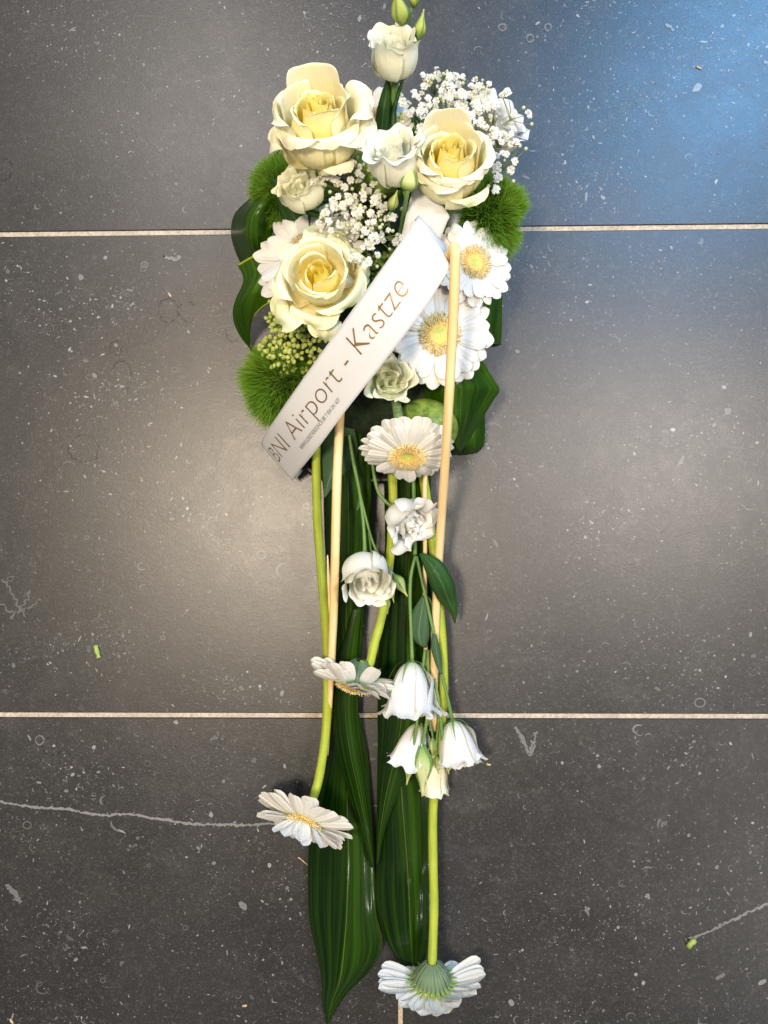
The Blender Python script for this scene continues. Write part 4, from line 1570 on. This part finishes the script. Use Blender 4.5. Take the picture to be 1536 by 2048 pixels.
fl2 = [(800 + x / 5.486, 130 + y / 5.486, 17.5 * g0.uniform(0.8, 1.2)) for x, y in c3]
inner = [q for q in fl2 if not (q[0] > 1012 or q[1] > 330 or q[0] < 830)]
fl2 += [(x + g0.normal(0, 8), y + g0.normal(0, 8), 14.5 * g0.uniform(0.8, 1.1)) for x, y, s in inner]
fl2 += [(x + g0.normal(0, 9), y + g0.normal(0, 9), 13 * g0.uniform(0.8, 1.1)) for x, y, s in inner]
bu2 = [(800 + x / 5.486, 130 + y / 5.486, 8.5) for x, y in [(835, 145), (705, 165), (690, 200), (480, 100), (525, 95), (360, 150), (340, 195), (410, 240), (20, 335), (915, 250), (970, 285), (650, 305), (1355, 470),
                                                               (1445, 650), (1380, 920), (1125, 345), (1315, 890), (970, 1330), (1245, 1275), (605, 340), (440, 345), (30, 630), (570, 390)]]
bu2 += [(x + g0.normal(0, 10), y + g0.normal(0, 10), 6.5) for x, y, s in inner]
gyps("sprig of white gypsophila spreading behind the upper right rose", fl2, bu2,
     [(870, 190, .125), (900, 200, .13), (935, 205, .13), (965, 220, .13), (985, 255, .13), (1000, 295, .13), (985, 330, .13), (850, 210, .12), (1020, 240, .13), (1005, 340, .13), (825, 220, .12)], (940, 300, .09), 22,
     lambda x, y: 0.160)

# ================================================================== roses
A0 = math.pi / 180


def op(az, W, r, z, out, fall, drop=0.12, **kw):
    """an outer petal: leaves the cup at radius r and height z, then rolls outward by out and falls by fall"""
    out *= 0.85
    fall = max(fall, 0.62 * out)
    prof = [(0.08, 0.0), (0.62 * r, 0.14 * z + 0.02), (1.0 * r, 0.50 * z), (1.02 * r, 0.84 * z), (r + 0.36 * out, z), (r + 0.80 * out, z - 0.28 * fall), (r + out, z - fall)]
    k = dict(drop=drop, p=2.0, spiral=0.05, ec=0.06, base_w=0.98, taper=0.85, ruf=0.012, rk=4)
    k.update(kw)
    return (az * A0, W, prof, k)


rose("tall cream rose at the upper left, yellow at its heart, seen half from the side", 630, 206, .225, (-0.04, 0.50, 0.86), .0470, 0.0, N=14, seed=3, hh=1.45,
     extra=[op(92, 0.95, 0.66, 1.22, 0.08, 0.02, drop=0.20, p=2.0, spiral=0.06, taper=0.9),
            op(35, 0.84, 0.62, 1.02, 0.10, 0.02),
            op(150, 0.84, 0.62, 1.04, 0.08, 0.02),
            op(192, 0.90, 0.74, 0.95, 0.20, 0.08),
            op(8, 0.78, 0.78, 0.92, 0.46, 0.14, ruf=0.03, rk=6, ec=0.10),
            op(236, 0.78, 0.74, 0.80, 0.26, 0.16, ec=0.12),
            op(292, 1.06, 0.72, 0.76, 0.24, 0.14, ec=0.08),
            op(338, 0.69, 0.80, 0.66, 0.36, 0.20, ruf=0.03, ec=0.12),
            op(300, 0.45, 0.74, 0.30, 0.22, 0.06, ruf=0.02),
            op(200, 0.45, 0.82, 0.60, 0.30, 0.20, ec=0.12)])
rose("cream rose at the upper right with a pointed top petal, in front of the gypsophila", 901, 294, .220, (0.02, 0.42, 0.9), .0425, 0.0, N=15, seed=6, hh=1.45,
     extra=[op(96, 0.90, 0.70, 1.24, 0.06, 0.02, drop=0.34, p=1.25, spiral=0.02, taper=0.7),
            op(40, 0.90, 0.66, 1.04, 0.10, 0.03),
            op(165, 0.95, 0.66, 1.00, 0.14, 0.06),
            op(205, 0.90, 0.72, 0.92, 0.16, 0.08),
            op(275, 1.06, 0.70, 0.82, 0.20, 0.12, ec=0.08),
            op(330, 0.95, 0.74, 0.86, 0.24, 0.12, ec=0.08, ruf=0.02),
            op(5, 0.84, 0.80, 0.84, 0.28, 0.12),
            op(240, 0.90, 0.76, 0.70, 0.16, 0.10),
            op(300, 0.62, 0.86, 0.48, 0.22, 0.12, green=0.9)])
rose("open cream rose at the middle left with greenish outer petals, beside the ribbon", 634, 540, .190, (-0.04, 0.20, 0.96), .0460, 0.0, green=1.0, N=8, seed=9, hh=1.10, tight=0.80,
     extra=[op(265, 1.06, 0.56, 0.92, 0.06, 0.02),
            op(20, 1.12, 0.58, 0.95, 0.08, 0.03),
            op(140, 1.12, 0.60, 0.92, 0.12, 0.05),
            op(75, 0.90, 0.70, 0.88, 0.24, 0.08),
            op(175, 0.95, 0.72, 0.84, 0.30, 0.10, ruf=0.02, ec=0.10),
            op(120, 0.67, 0.74, 0.80, 0.30, 0.08, ruf=0.03, ec=0.12),
            op(318, 0.95, 0.78, 0.74, 0.28, 0.02, ruf=0.015),
            op(262, 0.69, 0.80, 0.58, 0.34, 0.10, ruf=0.025, ec=0.10),
            op(222, 0.52, 0.86, 0.52, 0.50, 0.16, ruf=0.03, rk=6, ec=0.12),
            op(275, 0.40, 0.90, 0.40, 0.46, 0.12, ruf=0.03, rk=6),
            op(55, 0.52, 0.82, 0.62, 0.40, 0.14, ruf=0.03, ec=0.12),
            op(88, 0.45, 0.86, 0.60, 0.46, 0.14, ruf=0.03, ec=0.12),
            op(5, 0.56, 0.84, 0.60, 0.30, 0.10, ruf=0.02)])

# ================================================================== lisianthus
LIS = "white lisianthus blooms"


def lis_root(label, px, py, z):
    return empty("lisianthus", at(px, py, z), label, "lisianthus", LIS)


def stemline(root, pts, r=0.0019, r1=None):
    return tube("stem", pts, [r] * (len(pts) - 1) + [r1 or r], M['stem'], root, 26, 8)


# topmost, upright
l1 = lis_root("upright cream lisianthus at the very top with three green buds", 788, 160, .16)
lis_bloom(l1, at(788, 158, .165), (0.0, 0.50, 0.78), .0240, 0.3, flare=0.14, L=1.75, cream=0.65, seed=1, rim=0.86, ruf=0.06)
stemline(l1, [(770, 290, .10), (776, 250, .12), (786, 200, .145), (788, 160, .162)], .0026)
bud(l1, at(806, 50, .185), at(790, -28, .215), .0085, 0.1, 1)
bud(l1, at(830, 15, .18), at(824, -40, .20), .0055, 0.0, 2)
bud(l1, at(836, 78, .18), at(848, 18, .195), .0058, 0.05, 3)
tube("stem", [(790, 190, .148), (806, 120, .155), (812, 60, .18)], .0016, M['stem'], l1, 12, 7)
tube("stem", [(800, 150, .150), (816, 70, .165), (823, 15, .18)], .0013, M['stem'], l1, 12, 7)
tube("stem", [(803, 140, .150), (826, 100, .165), (835, 78, .18)], .0013, M['stem'], l1, 12, 7)
sheet("leaf", [[(750, 268, .13), (762, 272, .135), (775, 270, .13)], [(752, 230, .14), (766, 230, .146), (782, 225, .14)], [(762, 190, .148), (772, 190, .152), (784, 188, .148)], [(773, 157, .150), (776, 157, .151), (779, 157, .150)]], M['leafmid'], l1, 16, 7)
sheet("leaf", [[(778, 262, .135), (786, 264, .138), (794, 262, .135)], [(783, 220, .142), (788, 222, .145), (793, 220, .142)], [(795, 180, .148), (799, 180, .15), (803, 178, .148)], [(806, 155, .15), (808, 154, .15), (810, 153, .15)]], M['leafmid'], l1, 14, 5)
# middle one
l2 = lis_root("pale green-white lisianthus in the middle with a closed bud at its side", 800, 365, .18)
lis_bloom(l2, at(795, 368, .19), (-0.12, 0.50, 0.72), .030, 1.0, flare=0.25, L=1.45, cream=0.5, seed=4, rim=0.72, ruf=0.06)
stemline(l2, [(797, 480, .13), (806, 430, .16), (812, 395, .185), (800, 368, .19)], .0022)
stemline(l2, [(795, 500, .12), (803, 450, .16), (812, 400, .20), (816, 380, .21)], .0022)
bud(l2, at(816, 382, .205), at(824, 322, .225), .0100, 0.55, 5)
bud(l2, at(781, 420, .19), at(795, 380, .205), .0052, 0.2, 6)
stemline(l2, [(785, 500, .12), (778, 460, .16), (780, 425, .188)], .0014)
sheet("leaf", [[(790, 400, .185), (796, 402, .187), (802, 400, .185)], [(792, 380, .19), (800, 382, .193), (806, 378, .19)], [(806, 360, .192), (808, 360, .193), (810, 359, .192)]], M['leafmid'], l2, 10, 5)
# small rose-like at left
l3 = lis_root("small cream lisianthus below the tallest rose on the left", 612, 400, .15)
lis_bloom(l3, at(616, 408, .155), (-0.22, 0.42, 0.85), .026, 0.2, flare=0.12, L=1.25, cream=0.85, seed=8, rim=0.82, ruf=0.05, n_in=6)
stemline(l3, [(655, 440, .09), (640, 425, .12), (620, 412, .15)], .0020)
sheet("leaf", [[(590, 404, .15), (592, 408, .152), (594, 412, .15)], [(610, 416, .152), (612, 422, .155), (615, 430, .152)], [(640, 425, .145), (643, 432, .147), (646, 440, .145)]], M['leafmid'], l3, 10, 5)
# small one below ribbon
l4 = lis_root("small cream green lisianthus below the ribbon, above the seed pod", 775, 790, .13)
lis_bloom(l4, at(775, 765, .125), (0.12, -0.05, 0.95), .0245, 2.0, flare=0.16, L=1.15, cream=0.8, seed=11, rim=0.82, ruf=0.09, n_in=6)
stemline(l4, [(765, 700, .09), (768, 740, .10), (775, 762, .12)], .0020)
sheet("outer_petal", [[(742, 755, .13), (748, 752, .133), (754, 752, .13)], [(744, 775, .125), (752, 776, .13), (762, 772, .128)], [(754, 792, .12), (760, 792, .123), (766, 785, .122)], [(762, 800, .115), (764, 800, .116), (766, 799, .115)]], M['bud'], l4, 12, 6)
sheet("sepal", [[(818, 738, .13), (818, 742, .13)], [(828, 740, .13), (826, 746, .13)], [(836, 745, .13), (834, 749, .13)]], M['bud'], l4, 6, 4)
# behind the gypsophila
l5 = lis_root("white lisianthus half hidden behind the gypsophila at the upper right", 985, 270, .10)
lis_bloom(l5, at(975, 285, .095), (0.45, 0.35, 0.6), .031, 0.5, flare=0.2, L=1.2, cream=0.05, seed=14, rim=0.75)
stemline(l5, [(930, 330, .08), (955, 305, .085), (975, 285, .095)], .002)
# hanging e
l6 = lis_root("white lisianthus hanging nearest the ribbon, right of the thick stem", 782, 1012, .07)
lis_bloom(l6, at(788, 1016, .072), (0.58, -0.50, 0.55), .0315, 0.4, flare=0.36, L=1.35, cream=0.12, seed=17, rim=0.68, ruf=0.07)
stemline(l6, [(742, 900, .075), (748, 950, .07), (757, 985, .07), (772, 1004, .07), (786, 1014, .072)], .0020)
# hanging f
l7 = lis_root("white lisianthus hanging on the left with three slim buds beside it", 728, 1115, .07)
lis_bloom(l7, at(731, 1118, .066), (0.10, -0.60, 0.75), .0290, 0.6, flare=0.14, L=1.7, cream=0.35, seed=21, rim=0.84, ruf=0.05, n_in=6)
stemline(l7, [(698, 870, .080), (708, 930, .075), (719, 985, .070), (727, 1050, .068), (730, 1116, .066)], .0020, .0026)
stemline(l7, [(720, 988, .070), (738, 1060, .066), (752, 1100, .064), (772, 1130, .062), (790, 1152, .060)], .0015)
stemline(l7, [(738, 1065, .062), (743, 1110, .052), (748, 1140, .050)], .0013)
stemline(l7, [(752, 1100, .062), (756, 1120, .055), (770, 1160, .052), (780, 1175, .052)], .0011)
sheet("leaf", [[(718, 985, .070), (722, 988, .071)], [(715, 1005, .069), (722, 1008, .070)], [(713, 1022, .068), (714, 1022, .068)]], M['leafgrey'], l7, 8, 4)
bud(l7, at(788, 1150, .062), at(815, 1193, .058), .0066, 0.35, 3)
bud(l7, at(779, 1168, .054), at(788, 1206, .050), .0042, 0.1, 4)
bud(l7, at(768, 1190, .044), at(775, 1228, .040), .0068, 0.5, 5, sep=False)
bud(l7, at(776, 1120, .052), at(783, 1165, .050), .0042, 0.2, 7)
# forked spray: bell g and bell h with leaves
l8 = lis_root("white bell lisianthus in front, hanging from a forked stem with leaves", 828, 1320, .055)
lis_bloom(l8, at(824, 1322, .052), (-0.03, -0.98, 0.16), .0310, 0.35, flare=0.30, L=1.95, cream=0.0, seed=25, rim=0.84, ruf=0.080, inner_z=1.05, bell=True)
stemline(l8, [(826, 940, .05), (829, 1040, .05), (830, 1110, .054)], .0024)
stemline(l8, [(831, 1112, .056), (822, 1150, .057), (820, 1200, .056), (822, 1260, .055), (824, 1320, .053)], .0020, .0026)
for nm, rows in (("leaf", [[(838, 1108, .070), (842, 1106, .071), (847, 1106, .070)], [(850, 1140, .080), (866, 1135, .084), (882, 1122, .078)], [(864, 1178, .076), (886, 1172, .082), (906, 1162, .074)],
                           [(880, 1205, .058), (898, 1202, .062), (914, 1200, .058)], [(900, 1225, .050), (908, 1225, .052), (915, 1222, .050)], [(908, 1245, .040), (909, 1246, .040), (911, 1246, .040)]]),
                 ):
    sheet(nm, rows, M['leafmid'], l8, 26, 9)
sheet("leaf", [[(844, 1192, .058), (849, 1190, .059), (854, 1196, .058)], [(824, 1225, .056), (842, 1230, .060), (858, 1235, .057)], [(820, 1260, .055), (838, 1265, .058), (858, 1270, .055)],
               [(832, 1285, .052), (842, 1288, .055), (856, 1285, .052)], [(848, 1295, .048), (850, 1296, .049), (852, 1296, .048)]], M['leafgrey'], l8, 20, 9)
sheet("leaf", [[(852, 1190, .050), (856, 1192, .051), (860, 1195, .050)], [(860, 1220, .048), (868, 1222, .050), (874, 1225, .048)], [(858, 1260, .046), (864, 1262, .048), (872, 1250, .046)], [(852, 1280, .044), (854, 1281, .045), (858, 1278, .044)]], M['leafgrey'], l8, 12, 7)
l9 = lis_root("white bell lisianthus lowest on the right, hanging from a long bent stem", 903, 1435, .05)
lis_bloom(l9, at(905, 1440, .046), (0.20, -0.95, 0.14), .0255, 0.0, flare=0.26, L=2.0, cream=0.05, seed=31, rim=0.84, ruf=0.080, inner_z=1.05, bell=True)
stemline(l9, [(833, 1113, .056), (846, 1170, .060), (858, 1225, .059), (868, 1270, .057), (882, 1345, .052), (895, 1395, .049), (904, 1438, .046)], .0018, .0026)
sheet("leaf", [[(864, 1268, .060), (869, 1267, .061), (873, 1270, .060)], [(862, 1295, .060), (872, 1296, .062), (880, 1298, .058)], [(870, 1325, .058), (877, 1326, .060), (884, 1326, .057)], [(880, 1348, .056), (882, 1349, .056), (884, 1348, .056)]], M['leafgrey'], l9, 14, 7)
# cluster behind
l10 = lis_root("white bell lisianthus behind the pale buds, half covered by the front bell", 832, 1450, .03)
lis_bloom(l10, at(838, 1445, .030), (-0.28, -0.95, 0.08), .0240, 0.2, flare=0.28, L=2.1, cream=0.0, seed=36, rim=0.84, ruf=0.080, inner_z=1.05, bell=True)
stemline(l10, [(846, 960, .040), (850, 1100, .038), (852, 1250, .036), (848, 1380, .034), (838, 1443, .030)], .0020)
l11 = lis_root("cluster of slim green and cream lisianthus buds hanging at the lower right", 850, 1440, .045)
bud(l11, at(844, 1490, .046), at(845, 1590, .036), .0125, 0.85, 2)
bud(l11, at(825, 1503, .048), at(813, 1570, .040), .0070, 0.35, 3)
bud(l11, at(888, 1500, .050), at(898, 1548, .044), .0062, 0.3, 4)
bud(l11, at(873, 1512, .048), at(877, 1548, .044), .0046, 0.2, 5)
bud(l11, at(866, 1475, .042), at(866, 1520, .038), .0050, 0.5, 6)
tube("stem", [(850, 1300, .046), (838, 1400, .046), (832, 1460, .048), (825, 1505, .048)], .0019, M['stem'], l11, 20, 8)
tube("stem", [(856, 1300, .044), (856, 1400, .046), (852, 1450, .047), (844, 1492, .046)], .0020, M['stem'], l11, 20, 8)
tube("stem", [(868, 1360, .050), (877, 1400, .054), (882, 1450, .054), (888, 1502, .050)], .0018, M['stem'], l11, 20, 8)
tube("stem", [(880, 1440, .048), (874, 1470, .049), (873, 1513, .048)], .0010, M['stem'], l11, 12, 8)
tube("stem", [(870, 1358, .050), (862, 1400, .044), (860, 1440, .043), (866, 1477, .042)], .0012, M['stem'], l11, 12, 8)
tube("stem", [(842, 1446, .040), (848, 1470, .042), (835, 1500, .040)], .0010, M['stem'], l11, 12, 8)
l12 = lis_root("ruffled cream lisianthus tip showing under the hanging buds", 870, 1500, .028)
lis_bloom(l12, at(868, 1495, .028), (0.02, -1.0, 0.05), .017, 0.2, flare=0.2, L=3.2, cream=0.7, seed=41, rim=0.85, ruf=0.08)
stemline(l12, [(862, 1300, .034), (866, 1400, .032), (868, 1495, .028)], .0016)

# ================================================================== gerberas
gerbera("white gerbera at the left, half covered by the open rose", 614, 512, .136, (-0.32, 0.18, 0.93), .0650, -0.02, 0.1, seed=2, n=(22, 14), width=0.25)
gerbera("smallest white gerbera on the right, tilted away beside the dianthus ball", 950, 525, .150, (0.36, 0.05, 0.93), .0455, -0.05, 0.3, seed=3, n=(22, 16), width=0.30)
gerbera("largest open white gerbera in the middle right, crossed by a cane", 880, 668, .140, (0.06, -0.12, 0.98), .0565, -0.02, 0.5, seed=4, n=(26, 20))
gerbera("drooping white gerbera in front of the green seed pod, facing down", 815, 912, .130, (0.0, -0.80, 0.58), .0525, -0.20, 0.2, seed=5, n=(26, 20), width=0.30,
        stem=[(788, 770, .10), (793, 810, .13), (800, 850, .138), (808, 880, .135)], stem_r=.0052, stem_mat='fuzzstem')
gerbera("white gerbera hidden behind the tallest rose, one petal tip showing", 755, 246, .120, (0.05, 0.15, 0.98), .042, 0.15, 0.2, seed=6, n=(18, 12))
# hanging ones
gerbera("white gerbera hanging in the middle, seen from behind its green calyx", 712, 1364, .060, (-0.20, -0.93, -0.20), .0600,
        lambda d: -0.12 - 0.35 * max(0, d[2]) + (-0.30 if d[0] < -0.4 else 0.0) + (0.45 if d[2] < -0.3 else 0.0), 0.3, seed=7, n=(22, 16), bracts=True, width=0.31, jit=0.24, twist=lambda d: -1.0 * d[0],
        stem=[(784, 920, .060), (786, 1000, .055), (783, 1080, .052), (776, 1150, .050), (764, 1230, .050), (748, 1290, .055), (738, 1330, .057)], stem_r=.0055,
        lens=lambda d: 0.6 if d[2] < -0.4 else (0.75 if d[0] > 0.5 else 1.0))
gerbera("white gerbera lying lowest on the left, yellow disc edge showing", 606, 1646, .054, (-0.28, -0.70, 0.64), .0610,
        lambda d: -0.12 + (0.25 if d[2] < -0.3 else 0.0), 0.2, seed=8, n=(24, 18), bracts=True, width=0.32, inner_cup=lambda d: 0.0 + 1.25 * max(0, d[2]),
        stem=[(632, 880, .070), (633, 960, .060), (636, 1060, .050), (645, 1170, .044), (653, 1280, .040), (655, 1390, .038), (651, 1470, .038), (640, 1545, .042), (630, 1585, .046)], stem_r=.0055,
        lens=lambda d: 0.85 if d[2] < -0.5 else 1.0)
gerbera("white gerbera at the very bottom, seen from behind with spiky green calyx", 864, 1970, .056, (0.0, -0.97, -0.14), .0640,
        lambda d: -0.05 + (0.45 if d[2] < -0.4 else 0.0) + (-0.25 if d[0] > 0.5 else 0.0), 0.1, seed=9, n=(25, 20), bracts=True, width=0.30,
        stem=[(842, 930, .055), (852, 990, .050), (862, 1060, .045), (872, 1150, .042), (882, 1250, .040), (888, 1350, .038), (884, 1440, .036), (874, 1530, .036), (866, 1620, .036), (866, 1720, .038), (868, 1810, .044), (865, 1905, .054)], stem_r=.0055,
        lens=lambda d: 0.75 if d[2] < -0.5 else (0.72 if d[2] > 0.45 else 1.0))

# ================================================================== bits on the floor


def bit(name, label, pts, r, mat):
    q = np.array(pts, float)
    root_loc = at(*q[0])
    V, F, UV = tube_mesh(catmull(at(q[:, 0], q[:, 1], q[:, 2]), np.linspace(0, 1, 8)), np.full(8, r) * RNG.uniform(0.7, 1.2, 8), 6)
    V = V - root_loc
    o = put(name, mesh(name, V, F, mat, UV), None, Matrix.Translation(Vector(root_loc)))
    tag(o, label, "plant scrap", "scraps on the floor")


bit("plant_scrap", "short green stem clipping lying on the tile at the far left", [(191, 1291, .003), (194, 1302, .003), (198, 1315, .003)], .0031, M['chip'])
bit("plant_scrap", "green scrap on the tile at the lower right by the pale vein", [(1377, 1893, .002), (1383, 1886, .004), (1390, 1881, .002)], .0036, M['chip'])
bit("plant_scrap", "tiny orange scrap above two dark rings in the stone", [(337, 586, .001), (342, 594, .001)], .0016, M['straw'])
bit("plant_scrap", "tiny pale scrap right of the lowest bell lisianthus", [(973, 1528, .001), (981, 1530, .001)], .0014, M['straw'])
bit("plant_scrap", "tiny pale scrap near the bottom edge left of the longest leaf", [(485, 2012, .001), (494, 2011, .001)], .0014, M['straw'])
bit("plant_scrap", "thin brown twig beside the lower left gerbera", [(596, 1714, .001), (606, 1722, .002), (616, 1730, .001)], .0008, M['straw'])
bit("plant_scrap", "tiny tan scrap in the bluish light at the upper right", [(1393, 133, .001), (1402, 137, .001)], .0011, M['straw'])
bit("plant_scrap", "pale scrap at the bottom left corner", [(20, 2038, .001), (26, 2047, .001)], .0014, M['straw'])
